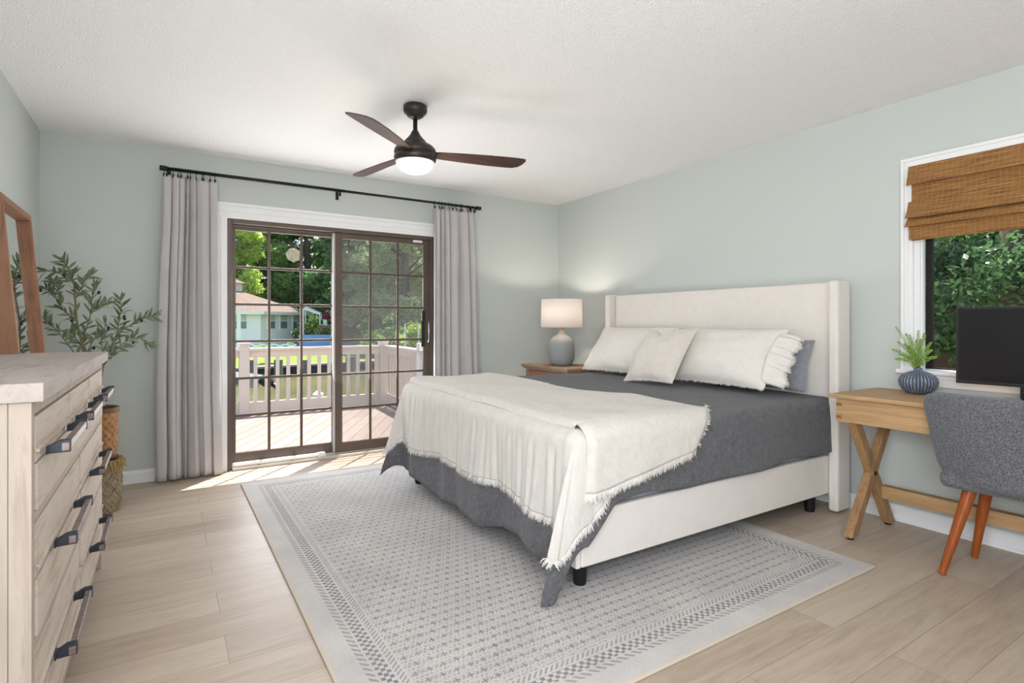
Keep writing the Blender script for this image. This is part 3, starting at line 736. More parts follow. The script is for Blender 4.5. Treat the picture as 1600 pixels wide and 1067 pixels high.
    g = t.noise(t.coord(), 3.0, 3, 0.6); gg = t.noise(t.coord(), 260, 2, 0.6)
    base = t.ramp(m_('ADD', m_('MULTIPLY', g, 0.5), m_('MULTIPLY', gg, 0.5)), [(0.35, lin((177, 174, 173))), (0.65, lin((206, 201, 195)))])
    dk = t.ramp(wear, [(0.4, lin((92, 94, 102))), (0.62, lin((116, 112, 110)))])
    binding = m_('LESS_THAN', ed, 0.012)
    base = t.mix(binding, base, lin((200, 188, 172)))
    colr = t.mix(m_('MULTIPLY', mask, 0.9, clamp=True), base, dk)
    t.bsdf(colr, 0.95, 0.05, 0, t.bump(m_('ADD', gg, m_('MULTIPLY', mask, -0.5)), 0.5, 0.003), Sheen_Weight=0.1)
    return t.m
m = M(); m.box(RX0, RX1, RY0, RY1, 0.0005, 0.010)
rug = m.build('area_rug', rugmat(), None, bevel=0.003, loc=((RX0 + RX1) / 2, (RY0 + RY1) / 2, 0))
tag(rug, 'large cream and grey patterned rug on the floor under the bed', 'rug')

# ================================================================== bed
MAT['uph'] = fabric('oatmeal_linen_upholstery', (218, 212, 205), (226, 220, 213), weave=420, bump=0.35, nscale=14)
bed = thing('bed', (3.2, -2.03, 0), 'cream upholstered bed frame with tall winged headboard against the right wall', 'bed')
BYN, BYF, BXF = -3.0, -1.055, 2.17
HX0, HX1, HT = 4.118, 4.268, 1.41
for y0, y1 in ((BYN - 0.062, BYN - 0.001), (BYF + 0.001, BYF + 0.062)):
    m = M(); m.box(HX0, HX1, y0, y1, 0.012, HT); m.build('headboard_wing', MAT['uph'], bed, bevel=0.018, seg=4)
m = M(); m.box(4.188, HX1 - 0.004, BYN, BYF, 0.14, HT - 0.006); m.build('headboard', MAT['uph'], bed, bevel=0.016, seg=4)
m = M(); m.box(BXF + 0.03, HX0 + 0.02, BYN, BYN + 0.035, 0.112, 0.345); m.build('side_rail', MAT['uph'], bed, bevel=0.008, seg=3)
m = M(); m.box(BXF + 0.03, HX0 + 0.02, BYF - 0.035, BYF, 0.112, 0.345); m.build('side_rail', MAT['uph'], bed, bevel=0.008, seg=3)
m = M(); m.box(BXF, BXF + 0.028, BYN, BYF, 0.112, 0.345); m.build('foot_rail', MAT['uph'], bed, bevel=0.008, seg=3)
m = M(); m.box(BXF + 0.03, 4.18, BYN + 0.037, BYF - 0.037, 0.25, 0.30); m.build('slat_platform', MAT['black'], bed)
MAT['leg'] = P('black_plastic_leg', (26, 25, 26), (22, 21, 22), rough=0.45)
for x, y in ((2.245, -2.93), (2.245, -1.13), (4.05, -2.93), (4.05, -1.13), (3.1, -2.03)):
    m = M(); m.lathe((x, y, 0), [(0.027, 0.011 if RX0 < x < RX1 else 0.0), (0.030, 0.03), (0.033, 0.13)], 20); m.build('leg', MAT['leg'], bed, smooth=False, bevel=0.002)

MAT['sheet'] = fabric('pale_blue_sheet', (196, 200, 208), (210, 213, 218), weave=600, bump=0.15, nscale=20, wr=0.2, wscale=12)
m = M(); m.box(2.215, 4.175, -2.945, -1.11, 0.301, 0.645)
mat_o = m.build('mattress', MAT['sheet'], None, bevel=0.05, seg=5); tag(mat_o, 'pale blue sheeted mattress showing between grey quilt and headboard', 'mattress')

# ---- draped cloths over the bed
RD = 0.055
XR, YRN, YRF = 2.205, -2.957, -1.10      # rectangle where the top is flat
BWD = YRF - YRN
def topz(x, y):
    return 0.689 + 0.030 * min(1, max(0, (y - YRN) / BWD)) - 0.012 * math.exp(-((x - XR) / 0.25) ** 2) * (1 - (y - YRN) / BWD) + 0.006 * sin(3.1 * x + 1.7 * y) * 0.8
def g_hang(d, r):
    if d < r * PI / 2: return r * sin(d / r), r * (1 - cos(d / r))
    return r, r + (d - r * PI / 2)
def foldf(s):
    return 0.5 * sin(s * 8.5 + 0.8) + 0.32 * sin(s * 14.3 + 2.1) + 0.18 * sin(s * 27 + 0.4)
def drape(a, b, off, fs=1.0, jut=0.27, z0=0.018, wr=1.0, tip_y=0.0, crk=0.0, dmax=0.70):
    da = max(0.0, -a); dn = max(0.0, -b); df = max(0.0, b - BWD); db = max(dn, df); sgn = -1 if dn > 0 else 1
    x = XR + max(a, 0.0); y = YRN + min(max(b, 0), BWD)
    T = topz(x, y) + off
    d = math.hypot(da, db)
    T += 0.004 * mnoise.noise(Vector((x * 5, y * 5, 1.0))) * wr
    if d < 1e-6: return (x, y, T)
    if d > dmax:
        k_ = (dmax + 0.2 * (d - dmax)) / d; da *= k_; db *= k_; d *= k_
    r = RD + off
    out, dwn = g_hang(d, r)
    ux, uy = -da / d, sgn * db / d
    w_ = 2 * da * db / (d * d)
    tt = math.atan2(db, da) / (PI / 2)
    jw = (min(1.0, tt / 0.36) ** 1.3) if tt < 0.36 else (max(0.0, 1 - (tt - 0.36) / 0.64) ** 1.25)
    jw = jw if da > 0 and db > 0 else 0.0
    hang = max(0.0, dwn - r)
    out += 0.05 * hang
    # waves of the hanging cloth
    if da >= db: s = y - 0.25 * sgn * (1 - w_) * 0 + sgn * 0.1 * (db / d)
    else: s = 7.0 + x * 0.8
    amp = (0.034 if da > db else 0.010) * min(1, hang / 0.4) * (1 - 0.6 * w_)
    out += amp * foldf(s) * fs
    if crk: out += crk * 0.0035 * min(1, hang / 0.05) * (sin(s * 63 + 2 * sin(s * 9)) + 0.7 * sin(s * 117 + 3 * sin(s * 5)))
    x2 = x + ux * out; y2 = y + uy * out; z2 = T - dwn
    # corner pleat: the cloth swings out towards the room
    j = jut * hang * jw
    x2 += -j * 0.95; y2 += sgn * j * 0.10
    z2 += j * 0.10
    n_ = mnoise.noise(Vector((x2 * 7, y2 * 7, z2 * 4 + 5))) * 0.006 * min(1, hang / 0.1) * wr
    x2 += ux * n_; y2 += uy * n_
    if z2 < z0:
        ex = z0 - z2; z2 = z0 + 0.004 * (1 + sin(ex * 60)); x2 += -0.55 * ex; y2 += -0.1 * ex * sgn
    # keep clear of the rails and mattress sides
    if da > 0 and z2 < 0.36 and YRN < y2 < YRF: x2 = min(x2, BXF - 0.006 - off)
    if db > 0 and z2 < 0.36 and x2 > BXF: y2 = min(y2, BYN - 0.006 - off) if sgn < 0 else max(y2, BYF + 0.006 + off)
    return (x2, y2, z2)

def lerp(a, b, t_): return a + (b - a) * t_
# dark quilt
def quiltmat():
    t = NT('charcoal_quilt'); v = t.coord()
    n1 = t.noise(v, 34, 4, 0.7, 0.8); n2 = t.noise(t.coord((1, 1, 1)), 110, 3, 0.65)
    f = t.math('ADD', t.math('MULTIPLY', n1, 0.6), t.math('MULTIPLY', n2, 0.4))
    colr = t.ramp(f, [(0.35, lin((80, 80, 83))), (0.65, lin((112, 112, 115)))])
    sp = t.n('SeparateXYZ'); t.l(v, sp.inputs[0])
    q = t.math('ABSOLUTE', t.math('SINE', t.math('MULTIPLY', t.math('ADD', sp.outputs[0], t.math('MULTIPLY', n1, 0.01)), 130)))
    h = t.math('ADD', f, t.math('MULTIPLY', q, 0.10))
    t.bsdf(colr, 0.92, 0.12, 0, t.bump(h, 1.0, 0.012), Sheen_Weight=0.15); return t.m
QL = 4.165 - XR
def quilt_pt(u, v):
    # u: foot hem -> head, v: near hem -> far hem
    b = lerp(-0.350, BWD + 0.36, v)
    Da = 0.620 - 0.03 * sin(3.3 * b + 1) + 0.015 * sin(11 * b)
    a = lerp(-Da, QL, u ** 0.85)
    if b < 0:
        b *= 1 + 0.40 * min(1.0, max(0.0, 1 - a / 0.16))
        b *= (1.0 - 0.015 * sin(a * 5) + 0.02 * sin(a * 11 + 1))
    return drape(a, b, 0.0)
m = M(); m.grid(quilt_pt, 170, 170)
quilt = m.build('quilt', quiltmat(), None, smooth=True, solid=0.006, loc=(3.0, -2.0, 0.4)); tag(quilt, 'crinkled charcoal grey quilt spread over the bed and hanging to the rug', 'quilt')

MAT['throw'] = None
def throwmat(name, a, c1=(206, 202, 195), c2=(221, 217, 210)):
    t = NT(name); v = t.coord()
    n1 = t.noise(t.coord(a), 26, 4, 0.65, 0.5); n2 = t.noise(v, 420, 2, 0.5)
    f = t.math('ADD', t.math('MULTIPLY', n1, 0.6), t.math('MULTIPLY', n2, 0.4))
    colr = t.ramp(f, [(0.36, lin(c1)), (0.62, lin(c2))])
    t.bsdf(colr, 0.92, 0.1, 0, t.bump(f, 0.8, 0.008), Sheen_Weight=0.2); return t.m
MAT['throw'] = throwmat('crinkled_gauze_throw', (1.0, 1.0, 0.22))
# lower layer hanging over the foot
def thA(u, v):
    b = lerp(-0.335, BWD + 0.32, v)
    Da = 0.425 + 0.012 * sin(9 * b) + (0.05 if b < 0 else 0.0) - 0.02 * sin(2.2 * b)
    a = lerp(-Da, 0.30, u)
    if b < 0: b *= 1.27 * (1 - 2.3 * max(0.0, a))
    return drape(a, b, 0.012, 1.0, jut=0.30, crk=1.0, dmax=0.53)
thr = None
m = M(); m.grid(thA, 80, 420)
thr = m.build('throw_blanket', MAT['throw'], None, smooth=True, solid=0.004, loc=(2.3, -2.0, 0.4)); tag(thr, 'cream gauze throw with frayed edges folded across the foot of the bed', 'blanket')
# upper folded layer lying on top and falling over the near side
def thB(u, v):
    b = lerp(-0.335, BWD + 0.02, v)
    t_ = min(1, max(0, b / BWD))
    a1 = 0.86 - 0.18 * t_ + 0.03 * sin(5 * b)
    if b < 0: a1 = 0.86 + b * 0.55
    hang = max(0, -b)
    bb = b
    if b < 0: bb = b * (1 - 0.33 * (u ** 1.2))
    a0 = 0.012 - 0.05 * hang
    a = lerp(a0, a1, u)
    roll = 0.030 * math.exp(-((u * (a1 - a0)) / 0.02) ** 2)
    p = drape(max(a, 0.0), bb, 0.038, 0.6, wr=1.6)
    x, y, z = p
    if a < 0: x += a
    x -= 0.034 * math.exp(-((u * (a1 - a0) - 0.03) / 0.05) ** 2) * (1 if b > 0 else 0.3)
    edge = math.exp(-((1 - u) * (a1 - a0) / 0.03) ** 2) * 0.018
    z -= (roll + edge) if b > 0 else 0
    if b < 0: y += (roll * 0.8 + edge)
    z += 0.012 * mnoise.noise(Vector((x * 3, y * 2.2, 4))) * (1 if b > 0 else 0)
    z += 0.014 * t_ * math.exp(-((u * (a1 - a0) - 0.10) / 0.12) ** 2)
    return (x, y, z)
m = M(); m.grid(thB, 90, 150)
o = m.build('folded_layer', throwmat('flat_gauze_throw', (1.0, 1.0, 1.0), (208, 203, 195), (222, 217, 209)), thr, smooth=True, solid=0.010)

def fringe(name, pts, outdirs, n, L, seed, mat, parent, down=0.5, wd=0.0016, spread=0.5):
    rnd = random.Random(seed); m = M()
    pts = [Vector(p) for p in pts]; outdirs = [Vector(p) for p in outdirs]
    cum = [0.0]
    for i in range(1, len(pts)): cum.append(cum[-1] + (pts[i] - pts[i - 1]).length)
    tot = cum[-1]; j = 0
    for k in range(n):
        s = rnd.random() * tot
        j = int(np.searchsorted(cum, s)) - 1; j = max(0, min(len(pts) - 2, j))
        t_ = (s - cum[j]) / max(1e-6, cum[j + 1] - cum[j])
        p = pts[j].lerp(pts[j + 1], t_); o_ = outdirs[j].lerp(outdirs[j + 1], t_).normalized(); tan = (pts[j + 1] - pts[j]).normalized()
        d = (o_ + Vector((rnd.uniform(-1, 1), rnd.uniform(-1, 1), rnd.uniform(-1, 1))) * spread * 0.6 + tan * rnd.uniform(-spread, spread)).normalized()
        l = L * rnd.uniform(0.5, 1.25)
        p0 = p - o_ * 0.004
        p1 = p0 + d * l * 0.5; p2 = p1 + (d + Vector((0, 0, -down)) + tan * rnd.uniform(-.5, .5)).normalized() * l * 0.5
        for q in (p1, p2):
            if q.z < 0.014: q.z = 0.014
        s_ = tan * wd * rnd.uniform(0.7, 1.5)
        m.add([p0 - s_, p0 + s_, p1 - s_, p1 + s_, p2 - s_ * 0.3, p2 + s_ * 0.3], [(0, 1, 3, 2), (2, 3, 5, 4)])
    return m.build(name, mat, parent)
MAT['fringe'] = P('frayed_cream_yarn', (226, 223, 216), (214, 210, 203), scale=80, rough=0.95, spec=0.05)
def edge_curve(fn, fixed, val, n=160, eps=0.02):
    P_, D_ = [], []
    for i in range(n + 1):
        s = i / n
        p = Vector(fn(val, s) if fixed == 'u' else fn(s, val)); e = val + (eps if val < 0.5 else -eps)
        q = Vector(fn(e, s) if fixed == 'u' else fn(s, e)); P_.append(p); d = (p - q); D_.append(d.normalized() if d.length > 1e-6 else Vector((0, 0, -1)))
    return P_, D_
a_, b_ = edge_curve(thA, 'u', 0.0); fringe('fringe', a_, b_, 3400, 0.036, 1, MAT['fringe'], thr)
a_, b_ = edge_curve(thA, 'v', 0.0); fringe('fringe', a_, b_, 1100, 0.036, 2, MAT['fringe'], thr)
a_, b_ = edge_curve(thB, 'v', 0.0); fringe('fringe', a_, b_, 1500, 0.038, 3, MAT['fringe'], thr)
a_, b_ = edge_curve(thB, 'u', 1.0); a_ = [p + Vector((0, 0, 0.004)) for p in a_]; fringe('fringe', a_, b_, 2400, 0.026, 4, MAT['fringe'], thr, spread=0.8, down=0.3)

# ================================================================== pillows
MAT['pillow'] = fabric('cream_linen_pillow', (218, 213, 206), (228, 223, 217), weave=520, bump=0.3, nscale=24, wr=0.35, wscale=7)
MAT['cushion'] = fabric('natural_linen_cushion', (208, 201, 192), (220, 213, 205), weave=480, bump=0.35, nscale=24, wr=0.4, wscale=8)
MAT['grey_sham'] = fabric('grey_sham', (120, 121, 128), (146, 147, 154), weave=400, bump=0.3, nscale=30, wr=0.5, wscale=20)
def pillow(name, label, base, lean, w, h, t_, mat, seed, roll=0.0, yaw=0.0, cat='pillow', group=None, squash=0.0, dent=0.0):
    """base: middle of the lower edge; lean angle back from vertical"""
    R = Matrix.Rotation(math.radians(yaw), 4, 'Z')
    U = R @ Vector((0, -1, 0)); V = R @ Vector((sin(lean), 0, cos(lean))); N = R @ Vector((-cos(lean), 0, sin(lean)))
    U2 = U * cos(roll) + V * sin(roll); V2 = V * cos(roll) - U * sin(roll)
    base = Vector(base); C0 = base + V2 * (h / 2)
    def pt(u, v, side):
        a, b = u * 2 - 1, v * 2 - 1
        ea = 1 - 0.055 * (1 - b * b); eb = 1 - 0.075 * (1 - a * a)   # sides drawn in between the corners
        x = a * w / 2 * (1 - 0.045 * (1 - abs(b)) * 1.0); y = b * h / 2 * (1 - 0.07 * (1 - a * a))
        prof = max(0.0, (1 - abs(a) ** 2.6)) ** 0.55 * max(0.0, (1 - abs(b) ** 2.6)) ** 0.55
        prof *= 1 - squash * b * 0.5
        z = t_ / 2 * prof * (0.35 if side < 0 else 1.0)
        if dent: y -= dent * math.exp(-((a + 0.08) / 0.33) ** 2) * max(0, b) ** 3 * h
        n_ = mnoise.noise(Vector((a * 2.4 + seed, b * 2.4, seed * 2))) * 0.014 * prof
        rad = mnoise.noise(Vector((math.atan2(b, a) * 3.4, seed, (a * a + b * b) * 0.4))) * 0.016 * (1 - prof) * min(1, 6 * prof)
        q = C0 + U2 * x + V2 * y + N * ((z + (n_ + rad) * (1 if z > 0.004 else 0)) * side)
        return q
    m = M()
    m.grid(lambda u, v: pt(u, v, 1), 48, 36); m.grid(lambda u, v: pt(u, v, -1), 48, 36)
    o = m.build(name, mat, None, smooth=True, loc=C0); tag(o, label, cat, group)
    rim = []; od = []
    for k in range(4):
        for i in range(16):
            s = i / 16
            u, v = [(s, 0), (1, s), (1 - s, 1), (0, 1 - s)][k]
            p = pt(u, v, 1); rim.append(p); od.append((p - C0).normalized())
    return o, rim, od, (C0, U2, V2, N)
pl, rim, od, fr = pillow('pillow', 'cream linen pillow leaning on the headboard nearest the lamp', (3.86, -1.42, 0.745), math.radians(36), 0.86, 0.46, 0.20, MAT['pillow'], 3, group=None)
fringe('fringe', rim[:17] + rim[17:32], od[:17] + od[17:32], 500, 0.018, 5, MAT['fringe'], pl)
pg, rim, od, fr = pillow('pillow', 'grey sham pillow peeking out behind the long cream pillow at the right wing', (4.03, -2.50, 0.725), math.radians(20), 0.82, 0.34, 0.13, MAT['grey_sham'], 9)
pr_, rim, od, fr = pillow('pillow', 'long cream linen pillow with ruffled frayed end leaning on the headboard right of the cushion', (3.80, -2.36, 0.745), math.radians(36), 0.86, 0.455, 0.20, MAT['pillow'], 6)
C0, U2, V2, N = fr
# gathered open end of the sham
def ruffle(u, v):
    b = v * 2 - 1; x = 0.43 * 0.93 + 0.115 * u; am = 0.012 * u
    y = b * (0.20 - 0.012 * (1 - u)) * (1 + 0.05 * u)
    nn = 0.055 * (1 - u * 0.5) * (1 - b * b) ** 0.5 + am * sin(v * 30 + 1.2) + am * 0.6 * sin(v * 53)
    return C0 + U2 * (x - 0.05 * b * b * 0 + 0.01 * sin(v * 17) * u) + V2 * (y - 0.02 * u * b) + N * (nn - 0.045 * u * u)
m = M(); m.grid(ruffle, 10, 90); rf = m.build('ruffle', MAT['pillow'], pr_, smooth=True, solid=0.003)
pp = [ruffle(1.0, i / 80) for i in range(81)]; fringe('fringe', pp, [U2] * 81, 500, 0.022, 7, MAT['fringe'], pr_)
fringe('fringe', rim[:17], od[:17], 320, 0.018, 8, MAT['fringe'], pr_)
cu, rim, od, fr = pillow('cushion', 'square natural linen cushion with a dented top leaning between the cream pillows', (3.60, -2.02, 0.738), math.radians(38), 0.45, 0.47, 0.17, MAT['cushion'], 12, roll=math.radians(3), cat='cushion', dent=0.15)
fringe('fringe', rim[:17], od[:17], 260, 0.016, 9, MAT['fringe'], cu)

# ================================================================== nightstand and lamp
MAT['nwood'] = wood('reclaimed_nightstand_wood', (172, 148, 126), (150, 126, 104), 'y', 4, rough=0.65, bump=0.3, spec=0.15, c3=(130, 106, 86))
MAT['nwood2'] = wood('reclaimed_drawer_wood', (164, 124, 100), (142, 104, 82), 'y', 4, rough=0.65, bump=0.3, spec=0.15, c3=(120, 86, 68))
ns = thing('nightstand', (3.95, -0.62, 0), 'rustic brown wooden nightstand in the corner behind the bed', 'nightstand')
part('top_board', lambda m: (m.box(3.70, 4.20, -0.975, -0.235, 0.728, 0.750), m.box(3.712, 4.19, -0.962, -0.247, 0.712, 0.728)), MAT['nwood'], ns, bevel=0.004)
part('case', lambda m: (m.box(3.745, 4.17, -0.945, -0.265, 0.09, 0.711), m.box(3.74, 3.79, -0.95, -0.90, 0, 0.711), m.box(3.74, 3.79, -0.31, -0.26, 0, 0.711), m.box(4.13, 4.18, -0.95, -0.90, 0, 0.2), m.box(4.13, 4.18, -0.31, -0.26, 0, 0.2)), MAT['nwood'], ns, bevel=0.003)
for z0, z1 in ((0.50, 0.695), (0.30, 0.485), (0.11, 0.285)):
    m = M(); m.box(3.728, 3.7395, -0.885, -0.325, z0, z1); d = m.build('drawer', MAT['nwood2'], ns, bevel=0.003)
    m = M(); m.lathe((0, 0, 0), [(0.005, 0), (0.006, 0.01), (0.014, 0.016), (0.014, 0.024), (0.0, 0.028)], 14)
    X = Matrix.Translation((3.728, -0.605, (z0 + z1) / 2)) @ Matrix.Rotation(-PI / 2, 4, 'Y'); m.v = [tuple(X @ Vector(q)) for q in m.v]
    m.build('knob', MAT['black'], d, smooth=True)
LX, LY, LZ = 3.915, -0.615, 0.750
lamp = thing('table_lamp', (LX, LY, LZ), 'grey ceramic bottle shaped table lamp with white drum shade on the nightstand', 'lamp')
t = NT('matte_grey_ceramic'); tc = t.n('TexCoord'); sp = t.n('SeparateXYZ'); t.l(tc.outputs['Object'], sp.inputs[0])
colr = t.ramp(t.math('ADD', t.math('DIVIDE', sp.outputs[2], 0.36), t.math('MULTIPLY', t.math('SUBTRACT', t.noise(t.coord(), 20), 0.5), 0.06)), [(0.0, lin((132, 134, 138))), (0.55, lin((148, 150, 152))), (0.86, lin((172, 166, 158)))])
rings = t.math('SINE', t.math('MULTIPLY', sp.outputs[2], 700))
t.bsdf(colr, 0.6, 0.3, 0, t.bump(rings, 0.12, 0.001)); MAT['ceramic'] = t.m
part('lamp_body', lambda m: m.lathe((LX, LY, LZ), [(0.0, 0.0), (0.082, 0.0), (0.094, 0.006), (0.108, 0.024), (0.119, 0.06), (0.124, 0.11), (0.125, 0.15), (0.123, 0.19), (0.116, 0.225), (0.100, 0.252), (0.076, 0.272), (0.050, 0.290), (0.033, 0.306), (0.027, 0.320), (0.028, 0.329), (0.033, 0.334), (0.031, 0.338), (0.0, 0.339)], 48, close=False), MAT['ceramic'], lamp, smooth=True)
part('neck', lambda m: m.lathe((LX, LY, LZ), [(0.016, 0.338), (0.016, 0.345), (0.025, 0.352), (0.026, 0.366), (0.016, 0.374), (0.012, 0.39), (0.010, 0.42)], 24), P('orange_wood_neck', (196, 138, 88), (176, 120, 72), rough=0.5), lamp, smooth=True)
t = NT('white_lamp_shade'); df = t.n('BsdfDiffuse'); tr = t.n('BsdfTranslucent'); df.inputs[0].default_value = lin((250, 243, 238)); tr.inputs[0].default_value = lin((255, 250, 247))
mx = t.n('MixShader'); mx.inputs[0].default_value = 0.55; t.l(df.outputs[0], mx.inputs[1]); t.l(tr.outputs[0], mx.inputs[2]); t.l(mx.outputs[0], t.out.inputs[0])
SZ0, SZ1, SR = 1.112 - LZ, 1.378 - LZ, 0.197
sh = part('lamp_shade', lambda m: m.lathe((LX, LY, LZ), [(SR, SZ0), (SR - 0.004, SZ1)], 56, close=False), t.m, lamp, smooth=True, solid=0.0018)
MAT['brass'] = P('aged_brass', (178, 132, 78), (150, 108, 62), rough=0.3, metal=0.8)
def spider(m):
    for a in (0.3, 0.3 + 2 * PI / 3, 0.3 + 4 * PI / 3): m.tube([(LX, LY, LZ + SZ1 - 0.012), (LX + (SR - 0.006) * cos(a), LY + (SR - 0.006) * sin(a), LZ + SZ1 - 0.006)], 0.0018, 6)
    m.tube([(LX, LY, LZ + 0.40), (LX, LY, LZ + SZ1 - 0.01)], 0.003, 6)
part('shade_spider', spider, MAT['brass'], lamp)
part('finial', lambda m: m.lathe((LX, LY, LZ + SZ1 - 0.01), [(0.004, 0), (0.009, 0.006), (0.009, 0.014), (0.004, 0.020), (0.0005, 0.024)], 14), MAT['brass'], lamp, smooth=True)
t = NT('lit_bulb'); em = t.n('Emission'); em.inputs[0].default_value = (1, 0.82, 0.62, 1); em.inputs[1].default_value = 6; t.l(em.outputs[0], t.out.inputs[0])
part('bulb', lambda m: m.lathe((LX, LY, LZ + 0.425), [(0.012, 0), (0.014, 0.015), (0.028, 0.04), (0.030, 0.055), (0.022, 0.074), (0.0005, 0.084)], 20), t.m, lamp, smooth=True)
part('power_cord', lambda m: m.tube(catmull([(LX + 0.09, LY - 0.02, LZ + 0.010), (LX + 0.14, LY - 0.04, LZ + 0.012), (4.18, -0.70, LZ + 0.012), (4.215, -0.70, LZ - 0.02), (4.25, -0.70, 0.5)]), 0.003, 6), MAT['white'], lamp, smooth=True)
ld = bpy.data.lights.new('table_lamp_bulb', 'POINT'); ld.energy = 10; ld.color = (1, 0.90, 0.79); ld.shadow_soft_size = 0.028
lo = bpy.data.objects.new('table_lamp_bulb', ld); col.objects.link(lo); lo.location = (LX, LY, LZ + 0.548)

# ================================================================== desk
MAT['dwood'] = wood('light_mango_desk', (196, 164, 122), (176, 142, 102), 'y', 3.5, rough=0.5, bump=0.15, c3=(150, 118, 82))
MAT['dwoodz'] = wood('light_mango_leg', (186, 152, 110), (160, 126, 88), 'z', 3.5, rough=0.5, bump=0.2, c3=(128, 98, 66))
desk = thing('writing_desk', (4.06, -3.85, 0), 'light wooden writing desk with crossed legs under the window', 'desk')
KX0, KX1, KY0, KY1 = 3.775, 4.31, -4.62, -3.19
part('desktop', lambda m: m.box(KX0, KX1, KY0, KY1, 0.745, 0.767), MAT['dwood'], desk, bevel=0.003)
def apron(m):
    m.box(KX0 + 0.035, KX0 + 0.055, KY0 + 0.03, KY1 - 0.022, 0.615, 0.744); m.box(KX1 - 0.055, KX1 - 0.035, KY0 + 0.03, KY1 - 0.022, 0.615, 0.744)
    m.box(KX0 + 0.055, KX1 - 0.055, KY1 - 0.042, KY1 - 0.022, 0.615, 0.744); m.box(KX0 + 0.055, KX1 - 0.055, KY0 + 0.03, KY0 + 0.05, 0.615, 0.744)
part('apron', apron, MAT['dwood'], desk, bevel=0.002)
MAT['plug'] = P('end_grain_plug', (142, 98, 64), (124, 84, 54), rough=0.6)
for z in (0.632, 0.70):
    m = M(); m.box(KX0 + 0.034, KX0 + 0.0352, KY1 - 0.05, KY1 - 0.022, z, z + 0.018); m.build('joint_plug', MAT['plug'], desk)
for i, yy in enumerate((-3.29, -4.52)):
    for a, b, dy in (((3.800, 0.014), (4.215, 0.614), 0.0), ((4.215, 0.014), (3.835, 0.614), -0.004)):
        m = M()
        (xa, za), (xb, zb) = a, b
        d = Vector((xb - xa, 0, zb - za)); L = d.length; w_ = 0.027 * L / abs(d.z)
        m.prism([(xa - w_, za), (xa + w_, za), (xb + w_, zb), (xb - w_, zb)], 'y', yy - 0.022 + dy, yy + 0.022 + dy)
        lg = m.build('leg', MAT['dwoodz'], desk, bevel=0.002)
        m = M(); m.lathe((xa, yy, 0), [(0.016, 0.0), (0.018, 0.004), (0.012, 0.009), (0.008, 0.015)], 14); m.build('foot_glide', MAT['black'], lg)
        if dy < 0: m = M(); m.lathe((0, 0, 0), [(0.012, 0), (0.012, 0.004), (0.006, 0.007)], 14); X = Matrix.Translation((4.012, yy - 0.026, 0.325)) @ Matrix.Rotation(PI / 2, 4, 'X'); m.v = [tuple(X @ Vector(q)) for q in m.v]; m.build('bolt', MAT['black'], lg)
part('stretcher', lambda m: m.box(4.085, 4.135, -4.498, -3.312, 0.175, 0.245), MAT['dwood'], desk, bevel=0.002)

# monitor
mon = thing('computer_monitor', (4.14, -3.93, 0.767), 'black flat computer monitor, switched off, standing on the desk before the window', 'monitor')
part('bezel', lambda m: m.box(4.122, 4.145, -4.22, -3.642, 0.846, 1.231), P('monitor_bezel', (44, 44, 48), (38, 38, 42), rough=0.4), mon, bevel=0.003)
t = NT('dark_screen'); t.bsdf(lin((22, 22, 24)), 0.22, 0.5)
part('screen', lambda m: m.box(4.1205, 4.1222, -4.207, -3.655, 0.864, 1.219), t.m, mon)
part('stand', lambda m: (m.box(4.145, 4.165, -3.975, -3.885, 0.79, 1.0), m.box(4.06, 4.25, -4.05, -3.81, 0.7675, 0.779), m.box(4.14, 4.168, -3.97, -3.89, 0.779, 0.80)), MAT['black'], mon, bevel=0.003)

# vase
VX, VY, VZ = 4.170, -3.458, 0.767
t = NT('blue_glazed_ribs'); tc = t.n('TexCoord'); sp = t.n('SeparateXYZ'); t.l(tc.outputs['Object'], sp.inputs[0])
rr = t.math('SQRT', t.math('ADD', t.math('POWER', sp.outputs[0], 2.0), t.math('POWER', sp.outputs[1], 2.0)))
ang = t.math('ARCTAN2', sp.outputs[1], sp.outputs[0])
rib = t.math('ABSOLUTE', t.math('COSINE', t.math('MULTIPLY', ang, 17.0)))
f = t.math('ADD', t.math('MULTIPLY', rib, 0.7), t.math('MULTIPLY', t.noise(t.coord(), 40, 4, 0.7), 0.45))
colr = t.ramp(f, [(0.45, lin((58, 66, 84))), (0.82, lin((84, 94, 112))), (1.0, lin((168, 176, 186)))])
t.bsdf(colr, 0.45, 0.4); MAT['vase'] = t.m
vprof = [(0.0, 0.0), (0.035, 0.0), (0.050, 0.006), (0.070, 0.022), (0.083, 0.045), (0.087, 0.066), (0.083, 0.086), (0.068, 0.104), (0.045, 0.117), (0.026, 0.124), (0.019, 0.130), (0.018, 0.137), (0.021, 0.141), (0.015, 0.141), (0.013, 0.12), (0.0, 0.11)]
vs_ = []; fs = []; n = 204
for r, z in vprof:
    for k in range(n):
        a = 2 * PI * k / n; q = r * (1 + 0.045 * abs(cos(a * 17)) * (1 if 0.03 < r else 0)) ; vs_.append((VX + q * cos(a), VY + q * sin(a), VZ + z))
for i in range(len(vprof) - 1):
    for k in range(n):
        k2 = (k + 1) % n; fs.append((i * n + k, i * n + k2, (i + 1) * n + k2, (i + 1) * n + k))
m = M(); m.add(vs_, fs); vz = m.build('vase', MAT['vase'], None, smooth=True, loc=(VX, VY, VZ)); tag(vz, 'round ribbed slate blue ceramic vase on the desk by the monitor', 'vase')
fern = thing('fern', (VX, VY, VZ + 0.12), 'small bright green fern sprigs standing in the ribbed blue vase', 'plant')
rnd = random.Random(8); stm = M(); lf = M()
